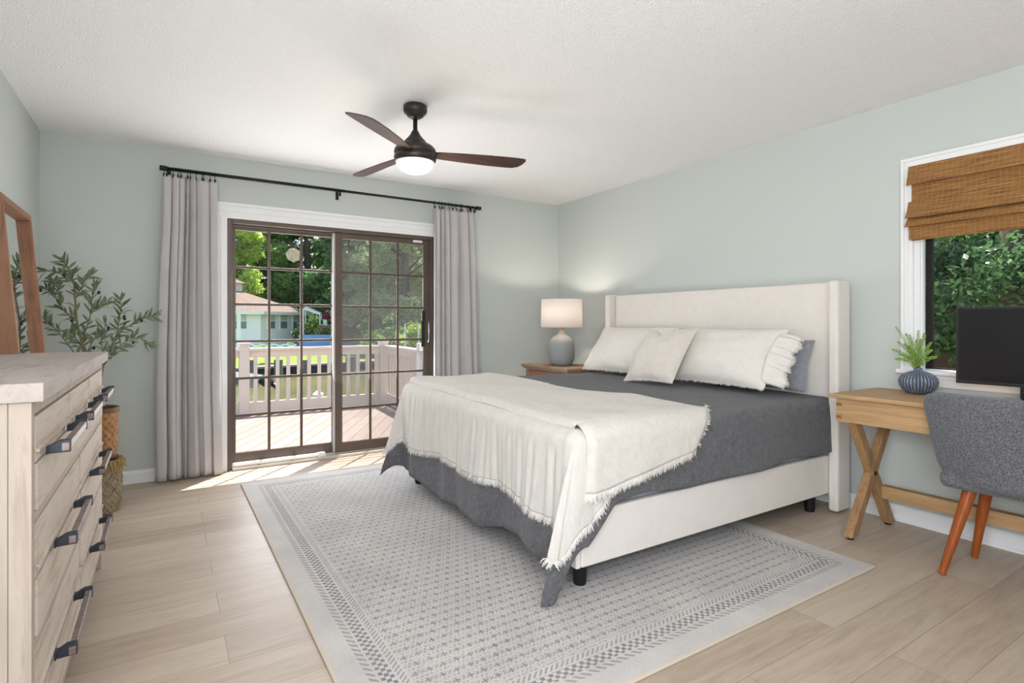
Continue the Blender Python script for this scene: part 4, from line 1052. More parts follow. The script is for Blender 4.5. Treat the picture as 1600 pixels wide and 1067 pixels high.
tips = [(-0.03, 0.098, 0.235), (-0.01, 0.055, 0.195), (0.0, 0.100, 0.150), (-0.03, 0.115, 0.105), (0.0, 0.0, 0.215), (0.02, -0.02, 0.20), (-0.03, 0.03, 0.19), (-0.05, -0.03, 0.17), (0.03, -0.05, 0.15), (-0.03, -0.075, 0.11), (0.0, -0.085, 0.07), (-0.05, 0.07, 0.08), (-0.07, 0.02, 0.13), (0.05, 0.03, 0.16), (-0.06, -0.05, 0.08), (0.04, 0.07, 0.12), (-0.04, 0.05, 0.14), (-0.02, -0.04, 0.19), (-0.08, 0.0, 0.07), (-0.05, 0.09, 0.05)]
for tx, ty, tz in tips:
    p0 = Vector((VX, VY, VZ + 0.125)); p3 = Vector((VX + tx, VY + ty, VZ + 0.135 + tz * 0.97)); p1 = p0.lerp(p3, 0.35) + Vector((0, 0, 0.03)); p2 = p0.lerp(p3, 0.72) + Vector((0, 0, 0.018))
    c = [Vector(q) for q in catmull([p0, p1, p2, p3], 7)]
    stm.tube(c, [0.0012 * (1 - 0.6 * i / len(c)) for i in range(len(c))], 5)
    N_ = len(c)
    side = Vector((rnd.uniform(-0.3, 0.3), rnd.uniform(0.7, 1), 0)).normalized()
    for i in range(4, N_):
        d = (c[i] - c[i - 1]).normalized(); s_ = d.cross(Vector((-1, 0.2, 0.3))).normalized(); fr_ = (i - 3) / (N_ - 3)
        L = 0.020 * (1 - fr_ * 0.7)
        for sg in (-1, 1):
            leaf_quad(lf, c[i - 1].lerp(c[i], 0.5 if sg > 0 else 0.0), s_ * sg + d * 0.45 + Vector((rnd.uniform(-.25, .25), rnd.uniform(-.2, .2), rnd.uniform(-.2, .2))), Vector((-1, 0, 0.5)), L * rnd.uniform(0.8, 1.15), 0.0050, 0.15)
stm.build('stem', P('fern_stem', (110, 120, 60), (90, 84, 50), rough=0.7), fern)
lf.build('frond', leafmat('fern_leaf', (98, 140, 52), (146, 184, 84), 30, 0.35, 0.55, (78, 118, 44)), fern, smooth=True)

# ================================================================== woven shade
t = NT('woven_bamboo'); v = t.coord(); sp = t.n('SeparateXYZ'); t.l(v, sp.inputs[0])
n1 = t.noise(t.coord((0.5, 0.5, 26)), 9, 4, 0.7); n2 = t.noise(t.coord((1, 3, 190)), 2.2, 3, 0.7)
f = t.math('ADD', t.math('MULTIPLY', n1, 0.55), t.math('MULTIPLY', n2, 0.45))
colr = t.ramp(f, [(0.39, lin((84, 60, 46))), (0.46, lin((140, 99, 60))), (0.54, lin((176, 128, 76))), (0.64, lin((208, 164, 110)))])
th = t.math('LESS_THAN', t.math('ABSOLUTE', t.math('SUBTRACT', t.math('FRACT', t.math('DIVIDE', t.math('ADD', sp.outputs[1], 10.0), 0.0245)), 0.5)), 0.07)
colr = t.mix(t.math('MULTIPLY', th, 0.5), colr, lin((186, 144, 96)))
reed = t.math('ABSOLUTE', t.math('SINE', t.math('MULTIPLY', sp.outputs[2], 780)))
gap = t.math('LESS_THAN', reed, 0.22)
colr = t.mix(t.math('MULTIPLY', gap, 0.5), colr, lin((80, 54, 36)))
t.bsdf(colr, 0.65, 0.2, 0, t.bump(t.math('ADD', reed, th), 0.6, 0.003)); MAT['bamboo'] = t.m
bl = thing('woven_window_shade', (W - 0.04, -3.85, 1.62), 'brown woven bamboo roman shade drawn up at the top of the right window', 'window shade')
BY0, BY1 = -4.33, -3.362
def fold_piece(name, pts, th_=0.004, y1=BY1):
    m = M(); m.grid(lambda u, v: (lambda p: (p[0], BY0 + (y1 - BY0) * v, p[1]))(tuple(np.interp(u, np.linspace(0, 1, len(pts)), [q[i] for q in pts]) for i in (0, 1))), 8, 24)
    return m.build(name, MAT['bamboo'], bl, solid=th_)
part('headrail', lambda m: m.box(W - 0.034, W - 0.006, BY0, BY1 - 0.004, 2.012, 2.038), MAT['trim'], bl)
fold_piece('valance', [(W - 0.036, 2.040), (W - 0.052, 1.985), (W - 0.070, 1.930)])
fold_piece('shade_panel', [(W - 0.038, 2.0), (W - 0.030, 1.90), (W - 0.032, 1.80), (W - 0.034, 1.63), (W - 0.034, 1.618)], y1=BY1 - 0.012)
fold_piece('shade_fold', [(W - 0.038, 1.838), (W - 0.056, 1.79), (W - 0.084, 1.742)])
fold_piece('shade_fold', [(W - 0.044, 1.748), (W - 0.066, 1.728), (W - 0.090, 1.693)])
fold_piece('shade_hem', [(W - 0.050, 1.700), (W - 0.046, 1.655), (W - 0.048, 1.622)], 0.006, y1=BY1 - 0.006)

# ================================================================== desk chair
def tweed():
    t = NT('charcoal_tweed'); v = t.coord()
    n1 = t.noise(v, 330, 3, 0.7); n2 = t.noise(v, 130, 3, 0.7)
    f = t.math('ADD', t.math('MULTIPLY', n1, 0.6), t.math('MULTIPLY', n2, 0.4))
    colr = t.ramp(f, [(0.38, lin((62, 63, 68))), (0.5, lin((96, 97, 102))), (0.62, lin((136, 137, 140)))])
    t.bsdf(colr, 0.95, 0.1, 0, t.bump(n1, 0.5, 0.002), Sheen_Weight=0.2); return t.m
MAT['tweed'] = tweed()
ch = thing('desk_chair', (3.88, -3.97, 0), 'grey tweed upholstered chair with orange brown tapered legs pulled up to the desk', 'chair')
CYM = -3.955
def back_surf(u, v, k):
    # rounded shield outline; k 0 = outer (camera) face, 1 = inner face
    a0, b0 = 1 - 2 * u, 2 * v - 1
    n_ = 6.5 if b0 < 0 else 9.0
    mx_ = max(abs(a0), abs(b0), 1e-6); sc_ = mx_ / (abs(a0) ** n_ + abs(b0) ** n_ + 1e-12) ** (1 / n_)
    a, b = a0 * sc_, b0 * sc_
    vv = (b + 1) / 2
    hw = 0.276 + 0.058 * vv ** 0.8
    rim = max(0.0, (mx_ - 0.90) / 0.10)          # soft rounding of the cushion edge
    y = CYM + a * (hw - 0.012 * rim ** 2); z = 0.420 + 0.408 * vv
    x = 3.705 - 0.085 * vv + 0.115 * abs(a) ** 2.3
    q = Vector((x, y, z)); th_ = 0.062
    d_ = 0.016 * rim ** 2
    return q + Vector((th_ - d_ if k else d_, -0.02 * a if k else 0, 0.006 if k else 0))
m = M(); NU, NV = 56, 40
m.grid(lambda u, v: back_surf(u, v, 0), NU, NV); m.grid(lambda u, v: back_surf(u, v, 1), NU, NV)
n1 = (NU + 1) * (NV + 1)
for i in range(NU):
    for j in (0, NV):
        a = i * (NV + 1) + j; b = (i + 1) * (NV + 1) + j; m.f.append((a, b, n1 + b, n1 + a))
for j in range(NV):
    for i in (0, NU):
        a = i * (NV + 1) + j; b = a + 1; m.f.append((a, b, n1 + b, n1 + a))
bk_ = m.build('backrest', MAT['tweed'], ch, smooth=True)
pip = [back_surf(0, 0.25 + 0.75 * i / 10, 0) for i in range(11)] + [back_surf(i / 24, 1, 0) for i in range(1, 25)] + [back_surf(1, 1 - 0.75 * i / 10, 0) for i in range(1, 11)]
cc = Vector((3.65, CYM, 0.62))
pip = [p + Vector((0.006, 0, 0)) + (cc - p).normalized() * 0.005 for p in pip]
m = M(); m.tube(pip, 0.0045, 6); m.build('piping', P('dark_piping', (48, 48, 52), (40, 40, 44), rough=0.9), bk_, smooth=True)
m = M(); m.box(3.735, 4.16, CYM - 0.25, CYM + 0.25, 0.395, 0.475); m.build('seat', MAT['tweed'], ch, bevel=0.03, seg=4)
MAT['cleg'] = wood('orange_walnut_leg', (176, 96, 46), (150, 78, 34), 'z', 4, rough=0.35, bump=0.05, c3=(124, 60, 26))
for (xb, yb_), (xt, yt) in (((3.715, -3.728), (3.822, -3.802)), ((4.070, -3.735), (4.035, -3.800)), ((3.715, -4.222), (3.822, -4.148)), ((4.070, -4.215), (4.035, -4.15))):
    m = M(); m.tube([(xb, yb_, 0.002), (xt, yt, 0.40)], [0.0145, 0.027], 20); m.build('leg', MAT['cleg'], ch, smooth=False, bevel=0.003)

# ================================================================== outside: deck, railing, canal, lawn, house, trees
def site(bearing, dist):
    """ground position at a given distance north-east of the room along a survey line (tangent of bearing, metres)"""
    k = (bearing - 800.0) / 860.0
    fwd = Vector((sin(0.5627), cos(0.5627), 0)); rgt = Vector((cos(0.5627), -sin(0.5627), 0))
    p = Vector((0.7091, -4.8094, 0)) + (fwd + rgt * k) * dist
    return p
MAT['fasc'] = None
t = NT('weathered_deck_boards'); v = t.coord(rot=(0, 0, math.radians(28.8 - 90)))
v = t.coord(rot=(0, 0, math.radians(-61)))
br = t.n('TexBrick'); t.l(v, br.inputs['Vector']); br.inputs['Scale'].default_value = 1; br.inputs['Brick Width'].default_value = 3.6; br.inputs['Row Height'].default_value = 0.14; br.inputs['Mortar Size'].default_value = 0.004
br.inputs['Color1'].default_value = lin((146, 134, 127)); br.inputs['Color2'].default_value = lin((128, 115, 108)); br.inputs['Mortar'].default_value = lin((66, 54, 48))
n1 = t.noise(t.coord(), 2.2, 4, 0.6)
colr = t.mix(t.math('MULTIPLY', n1, 0.5), br.outputs[0], lin((118, 100, 92)))
t.bsdf(colr, 0.8, 0.1, 0, t.bump(t.math('SUBTRACT', 1.0, br.outputs[1]), 0.4, 0.004)); MAT['deck'] = t.m
m = M(); m.box(-3.0, 5.2, TH + 0.001, 3.16, -0.09, -0.045)
dk = m.build('deck', MAT['deck'], None, loc=(0, 1.6, -0.07)); struct(dk)
MAT['rail'] = P('cream_vinyl_rail', (214, 201, 188), (208, 195, 182), rough=0.5)
rl = thing('deck_railing', (2.0, 3.1, -0.045), 'cream painted deck railing with square balusters along the canal side', 'railing')
part('top_rail', lambda m: (m.box(-3.0, 3.42, 3.03, 3.17, 0.795, 0.83), m.box(-3.0, 3.42, 3.07, 3.12, 0.71, 0.795)), MAT['rail'], rl, bevel=0.004)
part('bottom_rail', lambda m: m.box(-3.0, 3.42, 3.07, 3.12, -0.035, 0.125), MAT['rail'], rl, bevel=0.004)
for x in (1.58, 3.44, -0.3, -2.1):
    m = M(); m.box(x - 0.06, x + 0.06, 3.035, 3.155, -0.044, 0.875); m.box(x - 0.07, x + 0.07, 3.025, 3.165, 0.875, 0.9); m.build('post', MAT['rail'], rl, bevel=0.004)
x = 1.58 - 0.135 * 12
while x < 3.3:
    x += 0.135
    if abs(x - 1.58) < 0.07 or abs(x + 0.3) < 0.07: continue
    m = M(); m.box(x - 0.021, x + 0.021, 3.076, 3.114, 0.125, 0.71); m.build('baluster', MAT['rail'], rl)
rl2 = thing('deck_railing', (3.5, 1.7, -0.045), 'cream painted deck railing running along the right side of the deck', 'railing')
def sx_(y): return 3.50 - 0.075 * (3.05 - y)
for nm, w, z0, z1 in (('top_rail', 0.14, 0.795, 0.83), ('sub_rail', 0.05, 0.71, 0.795), ('bottom_rail', 0.05, -0.035, 0.125)):
    m = M(); m.bar((sx_(3.02), 3.02, (z0 + z1) / 2), (sx_(0.3), 0.3, (z0 + z1) / 2), w, z1 - z0); m.build(nm, MAT['rail'], rl2, bevel=0.003)
for y in (1.5, 0.35):
    m = M(); m.box(sx_(y) - 0.055, sx_(y) + 0.055, y - 0.055, y + 0.055, -0.044, 0.91); m.build('post', MAT['white'], rl2, bevel=0.004)
y = 2.92
while y > 0.45:
    if abs(y - 1.5) > 0.07:
        m = M(); m.box(sx_(y) - 0.019, sx_(y) + 0.019, y - 0.021, y + 0.021, 0.125, 0.71); m.build('baluster', MAT['rail'], rl2)
    y -= 0.135
# insect screen outside the right half of the door
t = NT('insect_screen'); d_ = t.n('BsdfDiffuse'); d_.inputs[0].default_value = lin((150, 150, 150)); tp = t.n('BsdfTransparent'); mx = t.n('MixShader')
mx.inputs[0].default_value = 0.22
t.l(tp.outputs[0], mx.inputs[1]); t.l(d_.outputs[0], mx.inputs[2]); t.l(mx.outputs[0], t.out.inputs[0])
m = M(); m.box(1.96, 2.80, 0.116, 0.117, 0.05, DZ - 0.05)
o = m.build('screen_mesh', t.m, root if False else bpy.data.objects['door_1']); o['label'] = 'fine grey insect mesh'

# water, lawns, bulkhead
t = NT('canal_water'); v = t.coord()
w1 = t.noise(t.coord((1, 3, 1), rot=(0, 0, 0.4)), 1.6, 4, 0.6)
colr = t.ramp(t.noise(v, 0.25, 3), [(0.35, lin((90, 90, 60))), (0.65, lin((108, 106, 72)))])
t.bsdf(colr, 0.12, 0.4, 0, t.bump(w1, 0.5, 0.06)); 
m = M()
q = [site(-600, 9), site(2600, 7), site(2600, 60), site(-600, 60)]
m.box(-30, 60, 5.0, 34, -1.9, -1.55)
wt = m.build('canal_water', t.m, None, loc=(10, 20, -1.55)); tag(wt, 'greenish canal water between the deck and the far lawn', 'water', kind='stuff')
m = M(); m.box(-30, 40, TH + 0.02, 5.0, -2.2, -1.2); m.box(W + TH + 0.01, 40, -12, TH + 0.02, -2.2, -1.2)
nl = m.build('near_ground', P('mulched_soil', (96, 84, 66), (120, 116, 80), scale=3, rough=1, bump=0.4), None, loc=(5, 3, -1.2)); struct(nl)
A = site(395, 28); B = site(600, 33.5); dv = (B - A).normalized(); nv = Vector((-dv.y, dv.x, 0))
A2 = A - dv * 45; B2 = B + dv * 60
grass = P('sunny_grass', (96, 108, 54), (118, 130, 70), scale=0.6, detail=5, rough=1, spec=0.05, bump=0.5, bscale=9, bdist=0.1)
m = M()
zt = -1.15
c = [A2, B2, B2 + nv * 70, A2 + nv * 70]
m.add([(p.x, p.y, zt if i < 2 else -0.75) for i, p in enumerate(c)] + [(p.x, p.y, -2.5) for p in c], [(0, 1, 2, 3), (7, 6, 5, 4), (0, 4, 5, 1), (1, 5, 6, 2), (2, 6, 7, 3), (3, 7, 4, 0)])
lw = m.build('far_lawn', grass, None, loc=(8, 30, -1.15)); tag(lw, 'bright sunlit lawn on the far bank of the canal', 'grass', kind='stuff')
bh = thing('bulkhead', tuple(A + Vector((0, 0, -1.6))), 'dark timber bulkhead edging the far bank of the canal', 'bulkhead')
MAT['tar'] = P('tarred_timber', (62, 60, 58), (44, 44, 44), scale=2, rough=0.9)
m = M(); m.bar(A2 + Vector((0, 0, -1.35)) - nv * 0.08, B2 + Vector((0, 0, -1.35)) - nv * 0.08, 0.12, 0.5); m.build('sheet_wall', MAT['tar'], bh)
m = M(); m.bar(A2 + Vector((0, 0, -1.08)) - nv * 0.12, B2 + Vector((0, 0, -1.08)) - nv * 0.12, 0.45, 0.10); m.build('cap_board', P('grey_cap_board', (150, 146, 138), (130, 126, 120), rough=0.9), bh)
def piling(p, r, z0, z1, label, group=None, cap=True):
    m = M(); m.lathe((p.x, p.y, 0), [(r, z0), (r * 0.97, (z0 + z1) / 2), (r * 0.95, z1)], 14)
    o = m.build('piling', P('weathered_piling', (96, 98, 88), (74, 78, 70), scale=8, rough=0.95) if 'pil' not in MAT else MAT['pil'], None, loc=(p.x, p.y, z0)); tag(o, label, 'piling', group)
    if cap:
        m = M(); m.lathe((p.x, p.y, z1), [(r * 1.25, 0.0), (r * 1.25, 0.05), (0.01, 0.14)], 14); m.build('cap', MAT['white'], o)
    return o
MAT['pil'] = P('weathered_piling_wood', (110, 112, 98), (84, 88, 76), scale=8, rough=0.95)
for i, (u, D) in enumerate(((395, 26.9), (435, 27.8), (548, 31.3), (476, 29.2))):
    piling(site(u, D), 0.22 if i != 2 else 0.3, -2.0, -0.62 - 0.05 * i, 'dark wooden piling against the far bulkhead, %s' % ['left of the first wide railing post', 'second from the left', 'seen through the sliding panel', 'behind the middle balusters'][i], 'pilings at the far bank', cap=False)
for i, (u, D, z) in enumerate(((497, 13.5, -0.62), (405, 13.0, -0.85), (541, 12.5, -0.72))):
    piling(site(u, D), 0.10, -2.0, z, 'short white capped piling in the canal, %s' % ['low behind the fixed panel', 'nearest the boat', 'behind the sliding panel'][i], 'white capped pilings')
# boat with outboard motor on its lift
bt = thing('boat', tuple(site(380, 10.5) + Vector((0, 0, -1.5))), 'small grey and white motor boat with black outboard moored beyond the railing', 'boat')
p = site(372, 10.5); ax = (site(430, 10.6) - site(372, 10.5)).normalized(); pr = Vector((-ax.y, ax.x, 0))
def BP(a, b, z): q = p + ax * a + pr * b; return (q.x, q.y, z)
m = M(); secs = [(-2.6, 0.1, 0.48), (-1.9, 0.35, 0.42), (-0.8, 0.5, 0.28), (0.34, 0.5, 0.12)]
vs_ = []
for a, w_, zt_ in secs: vs_ += [BP(a, -w_, zt_), BP(a, -w_ * 0.8, zt_ - 0.12), BP(a, 0, zt_ - 0.22), BP(a, w_ * 0.8, zt_ - 0.12), BP(a, w_, zt_)]
fs = [(i * 5 + j, i * 5 + j + 1, i * 5 + j + 6, i * 5 + j + 5) for i in range(3) for j in range(4)] + [(0, 1, 2, 3, 4), (19, 18, 17, 16, 15)] + [(i * 5, i * 5 + 5, i * 5 + 9, i * 5 + 4) for i in range(3)]
m.add(vs_, fs); m.build('hull', P('boat_hull_grey', (104, 108, 118), (84, 88, 98), rough=0.4), bt)
m = M(); m.tube([BP(0.42, 0, 0.10), BP(0.52, 0, 0.04), BP(0.62, 0, -0.02)], [0.10, 0.12, 0.08], 14); m.tube([BP(0.62, 0, 0.0), BP(0.72, 0, -0.12), BP(0.70, 0, -0.26)], [0.05, 0.03, 0.02], 10)
m.build('outboard_motor', MAT['black'], bt, smooth=True)
m = M(); m.tube([BP(-0.2, -0.5, 0.2), BP(-0.2, -0.5, -2)], 0.06, 10); m.tube([BP(-1.8, -0.3, 0.2), BP(-1.8, -0.3, -2)], 0.06, 10); m.build('lift_post', MAT['pil'], bt)

# neighbour's octagonal house
hc = site(352, 50.5); hz = -1.0
hs = thing('octagonal_house', (hc.x, hc.y, hz), 'white octagonal house with brown shingle roof and cupola across the canal', 'house')
fw_ = Vector((sin(0.5627), cos(0.5627), 0)); rg_ = Vector((cos(0.5627), -sin(0.5627), 0))
view = (Vector((0.7091, -4.8094, 0)) - hc); view.z = 0; view.normalize(); vr = Vector((-view.y, view.x, 0))  # right as seen from the room
def hp(R, deg, z): 
    a = math.radians(deg); q = hc + vr * (R * sin(a)) + view * (R * cos(a)); return (q.x, q.y, z)
ang_ = [22 + 45 * k for k in range(8)]
HR = 7.0; ez = 2.15
m = M(); vs_ = [hp(HR, a, hz - 0.5) for a in ang_] + [hp(HR, a, ez) for a in ang_]
m.add(vs_, [(i, (i + 1) % 8, 8 + (i + 1) % 8, 8 + i) for i in range(8)]); t = NT('white_clapboard'); sp = t.n('SeparateXYZ'); t.l(t.coord(), sp.inputs[0])
t.bsdf(lin((236, 238, 242)), 0.7, 0.2, 0, t.bump(t.math('FRACT', t.math('MULTIPLY', sp.outputs[2], 6.5)), 0.4, 0.02)); m.build('wall', t.m, hs)
t = NT('brown_shingles'); n1 = t.noise(t.coord((1, 1, 3)), 6, 4, 0.7); t.bsdf(t.ramp(n1, [(0.35, lin((98, 86, 80))), (0.65, lin((118, 104, 97)))]), 0.9, 0.1); MAT['shingle'] = t.m
m = M(); vs_ = [hp(HR + 0.55, a, ez - 0.02) for a in ang_] + [hp(1.35, a, 4.15) for a in ang_]
m.add(vs_, [(i, (i + 1) % 8, 8 + (i + 1) % 8, 8 + i) for i in range(8)] + [tuple(range(8)), tuple(range(15, 7, -1))]); m.build('roof', MAT['shingle'], hs)
m = M()
for i in range(8):
    a = Vector(hp(HR + 0.57, ang_[i], ez - 0.1)); b = Vector(hp(HR + 0.57, ang_[(i + 1) % 8], ez - 0.1)); m.bar(a, b, 0.12, 0.26)
m.build('fascia', MAT['white'], hs)
m = M(); vs_ = [hp(1.5, a, 4.0) for a in ang_] + [hp(1.5, a, 4.85) for a in ang_]; m.add(vs_, [(i, (i + 1) % 8, 8 + (i + 1) % 8, 8 + i) for i in range(8)]); m.build('cupola', MAT['white'], hs)
m = M(); vs_ = [hp(1.85, a, 4.85) for a in ang_] + [hp(0.05, a, 5.65) for a in ang_]; m.add(vs_, [(i, (i + 1) % 8, 8 + (i + 1) % 8, 8 + i) for i in range(8)] + [tuple(range(8)), tuple(range(15, 7, -1))]); m.build('cupola_roof', MAT['shingle'], hs)
MAT['wdark'] = P('house_window_glass', (96, 108, 118), (118, 130, 138), rough=0.15, spec=0.6)
MAT['shade2'] = P('pale_window_blind', (188, 198, 202), (178, 188, 194), rough=0.6)
def hwin(face, t0, w_, z0, z1):
    a = Vector(hp(HR, ang_[face], 0)); b = Vector(hp(HR, ang_[(face + 1) % 8], 0)); d = (b - a).normalized(); n_ = Vector((d.y, -d.x, 0))
    if n_.dot(view) < 0: n_ = -n_
    c_ = a.lerp(b, t0) + n_ * 0.03
    def bx(c0, w2, za, zb, dp):
        q = M(); q.bar(c0 - d * w2 / 2 + Vector((0, 0, (za + zb) / 2)), c0 + d * w2 / 2 + Vector((0, 0, (za + zb) / 2)), dp, zb - za); return q
    f_ = bx(c_, w_ + 0.2, z0 - 0.1, z1 + 0.1, 0.06).build('window', MAT['white'], hs)
    zm = (z0 + z1) / 2
    bx(c_ + n_ * 0.035, w_, z0, zm - 0.03, 0.03).build('pane', MAT['wdark'], f_); bx(c_ + n_ * 0.035, w_, zm + 0.03, z1, 0.03).build('pane', MAT['shade2'], f_)
for t0 in (0.22, 0.50, 0.80): hwin(0, t0, 0.78, 0.75, 2.0)
for t0 in (0.30, 0.72): hwin(7, t0, 0.85, 0.75, 2.0)
for t0 in (0.5,): hwin(1, t0, 0.8, 0.75, 2.0)
t = NT('white_lattice'); sp = t.n('SeparateXYZ'); t.l(t.coord(), sp.inputs[0])
s1 = t.math('SINE', t.math('MULTIPLY', t.math('ADD', t.math('ADD', sp.outputs[0], sp.outputs[1]), sp.outputs[2]), 22)); s2 = t.math('SINE', t.math('MULTIPLY', t.math('SUBTRACT', t.math('ADD', sp.outputs[0], sp.outputs[1]), sp.outputs[2]), 22))
t.bsdf(t.mix(t.math('GREATER_THAN', t.math('MAXIMUM', s1, s2), 0.5), lin((150, 168, 176)), lin((228, 232, 236))), 0.8, 0.1)
m = M(); m.bar(site(380, 43) + Vector((0, 0, -0.72)), site(463, 43) + Vector((0, 0, -0.72)), 0.05, 0.6)
o = m.build('lattice_fence', t.m, None); tag(o, 'low white lattice fence in front of the octagonal house', 'fence')
# porch column at the left
p = site(373, 42); m = M(); m.box(p.x - 0.13, p.x + 0.13, p.y - 0.13, p.y + 0.13, -1.0, 2.2); m.box(p.x - 0.2, p.x + 0.2, p.y - 0.2, p.y + 0.2, 2.2, 2.35); m.box(p.x - 0.18, p.x + 0.18, p.y - 0.18, p.y + 0.18, -1.1, -0.8)
o = m.build('porch_column', MAT['white'], None); tag(o, 'white square porch column at the left of the octagonal house', 'column')
# white canopy, blue fence and white shed trim to the right of the house
p0, p1 = site(474, 47), site(500, 47)
cn = thing('shade_canopy', tuple(site(487, 47) + Vector((0, 0, -1))), 'white slanted canvas canopy right of the octagonal house', 'canopy')
m = M(); dd = Vector((0.5, 1.6, 0)); m.add([tuple(p0 + Vector((0, 0, 2.45))), tuple(p1 + Vector((0, 0, 1.95))), tuple(p1 + dd + Vector((0, 0, 2.05))), tuple(p0 + dd + Vector((0, 0, 2.65)))], [(0, 1, 2, 3)]); m.build('canvas', MAT['white'], cn, solid=0.12)
for q, z in ((p0, 2.45), (p1, 1.95), (p1 + dd, 2.05), (p0 + dd, 2.6)):
    m = M(); m.tube([q + Vector((0, 0, -1.1)), q + Vector((0, 0, z))], 0.05, 8); m.build('pole', MAT['white'], cn)
m = M(); m.bar(site(467, 44.5) + Vector((0, 0, 0.05)), site(524, 44.5) + Vector((0, 0, 0.05)), 0.08, 0.42); m.bar(site(467, 44.5) + Vector((0, 0, -0.6)), site(524, 44.5) + Vector((0, 0, -0.6)), 0.06, 0.8)
o = m.build('pool_fence', P('blue_painted_fence', (126, 156, 206), (110, 140, 194), rough=0.6), None); tag(o, 'blue painted low fence below the flowering shrubs across the canal', 'fence')
p = site(508, 46); m = M(); m.box(p.x - 0.12, p.x + 0.12, p.y - 0.12, p.y + 0.12, -1.1, 1.5); o = m.build('garden_post', MAT['white'], None); tag(o, 'slim white garden post among pink flowers across the canal', 'post')

# ---- trees
def leafcloud(name, blobs, n, size, mat, parent, seed, fold=True, shell=0.55):
    """n small leaf sprays spread through ellipsoidal blobs ((x,y,z),(rx,ry,rz))"""
    rng = np.random.default_rng(seed)
    w = np.array([b[1][0] * b[1][1] * b[1][2] for b in blobs]) ** 0.67; w = w / w.sum()
    idx = rng.choice(len(blobs), n, p=w)
    cen = np.array([b[0] for b in blobs], float)[idx]; rad = np.array([b[1] for b in blobs], float)[idx]
    d = rng.normal(size=(n, 3)); d /= np.linalg.norm(d, axis=1)[:, None]
    r = shell + (1 - shell) * rng.random(n); r = r * (0.9 + 0.25 * np.sin(d[:, 0] * 5 + seed) * np.sin(d[:, 2] * 6))
    c = cen + rad * d * r[:, None]
    nrm = d * 0.6 + rng.normal(size=(n, 3)) * 0.7; nrm[:, 2] += 0.35; nrm /= np.linalg.norm(nrm, axis=1)[:, None]
    t1 = np.cross(nrm, rng.normal(size=(n, 3))); t1 /= np.linalg.norm(t1, axis=1)[:, None]; t2 = np.cross(nrm, t1)
    s = size * (0.6 + 0.8 * rng.random(n))[:, None]
    a = c - t1 * s; b = c + t2 * s * 0.45 - nrm * s * 0.12; e = c + t1 * s; f = c - t2 * s * 0.45 - nrm * s * 0.12
    V_ = np.stack([a, b, e, f], 1).reshape(-1, 3) - np.array(wloc(parent))
    me = bpy.data.meshes.new(name); k = len(V_)
    me.vertices.add(k); me.vertices.foreach_set('co', V_.astype(np.float32).ravel())
    me.loops.add(k); me.loops.foreach_set('vertex_index', np.arange(k, dtype=np.int32))
    me.polygons.add(n); me.polygons.foreach_set('loop_start', np.arange(0, k, 4, dtype=np.int32)); me.polygons.foreach_set('loop_total', np.full(n, 4, dtype=np.int32))
    me.update(calc_edges=True); me.materials.append(mat)
    o = bpy.data.objects.new(name, me); col.objects.link(o); o.parent = parent
    return o
LM = dict(
 dark=leafmat('dark_tree_leaves', (72, 108, 70), (112, 148, 92), 1.6, 0.5, 0.6, (48, 80, 58)),
 mid=leafmat('mid_tree_leaves', (96, 136, 72), (140, 176, 92), 1.6, 0.5, 0.6, (66, 104, 56)),
 bright=leafmat('bright_tree_leaves', (170, 200, 90), (208, 226, 124), 1.6, 0.55, 0.6, (124, 164, 70)),
 pine=leafmat('pine_needles', (128, 150, 104), (172, 186, 138), 1.6, 0.5, 0.6, (90, 112, 80)))
BARK = P('tree_bark', (98, 84, 70), (74, 62, 52), scale=4, rough=0.95, bump=0.5, bscale=8, bdist=0.03)
def tree(u, D, h, w, kind, label, seed, n=5200, size=0.34, z0=-1.0, base=0.16, group='trees across the canal'):
    p = site(u, D); r = random.Random(seed)
    root = thing('tree', (p.x, p.y, z0), label, 'tree', group)
    m = M(); m.tube([(p.x, p.y, z0), (p.x + 0.2, p.y, z0 + h * 0.4), (p.x - 0.1, p.y + 0.1, z0 + h * 0.85)], [0.028 * h, 0.02 * h, 0.006 * h], 10)
    for k in range(6):
        a = r.uniform(0, 2 * PI); zz = z0 + h * r.uniform(0.3, 0.7); m.tube([(p.x, p.y, zz), (p.x + w * 0.3 * cos(a), p.y + w * 0.3 * sin(a), zz + h * 0.12)], [0.01 * h, 0.003 * h], 6)
    m.build('trunk', BARK, root, smooth=True)
    blobs = []
    for k in range(44):
        zz = r.uniform(base, 0.93); a = r.uniform(0, 2 * PI); ww = w * (0.5 - 0.33 * abs(zz - 0.45) ** 1.2 / 0.5) * r.uniform(0.35, 1.0)
        br_ = w * r.uniform(0.09, 0.19)
        blobs.append(((p.x + ww * cos(a), p.y + ww * sin(a), z0 + h * zz), (br_, br_, br_ * r.uniform(0.6, 0.85))))
    leafcloud('crown', blobs, n, size, LM[kind], root, seed)
    return root
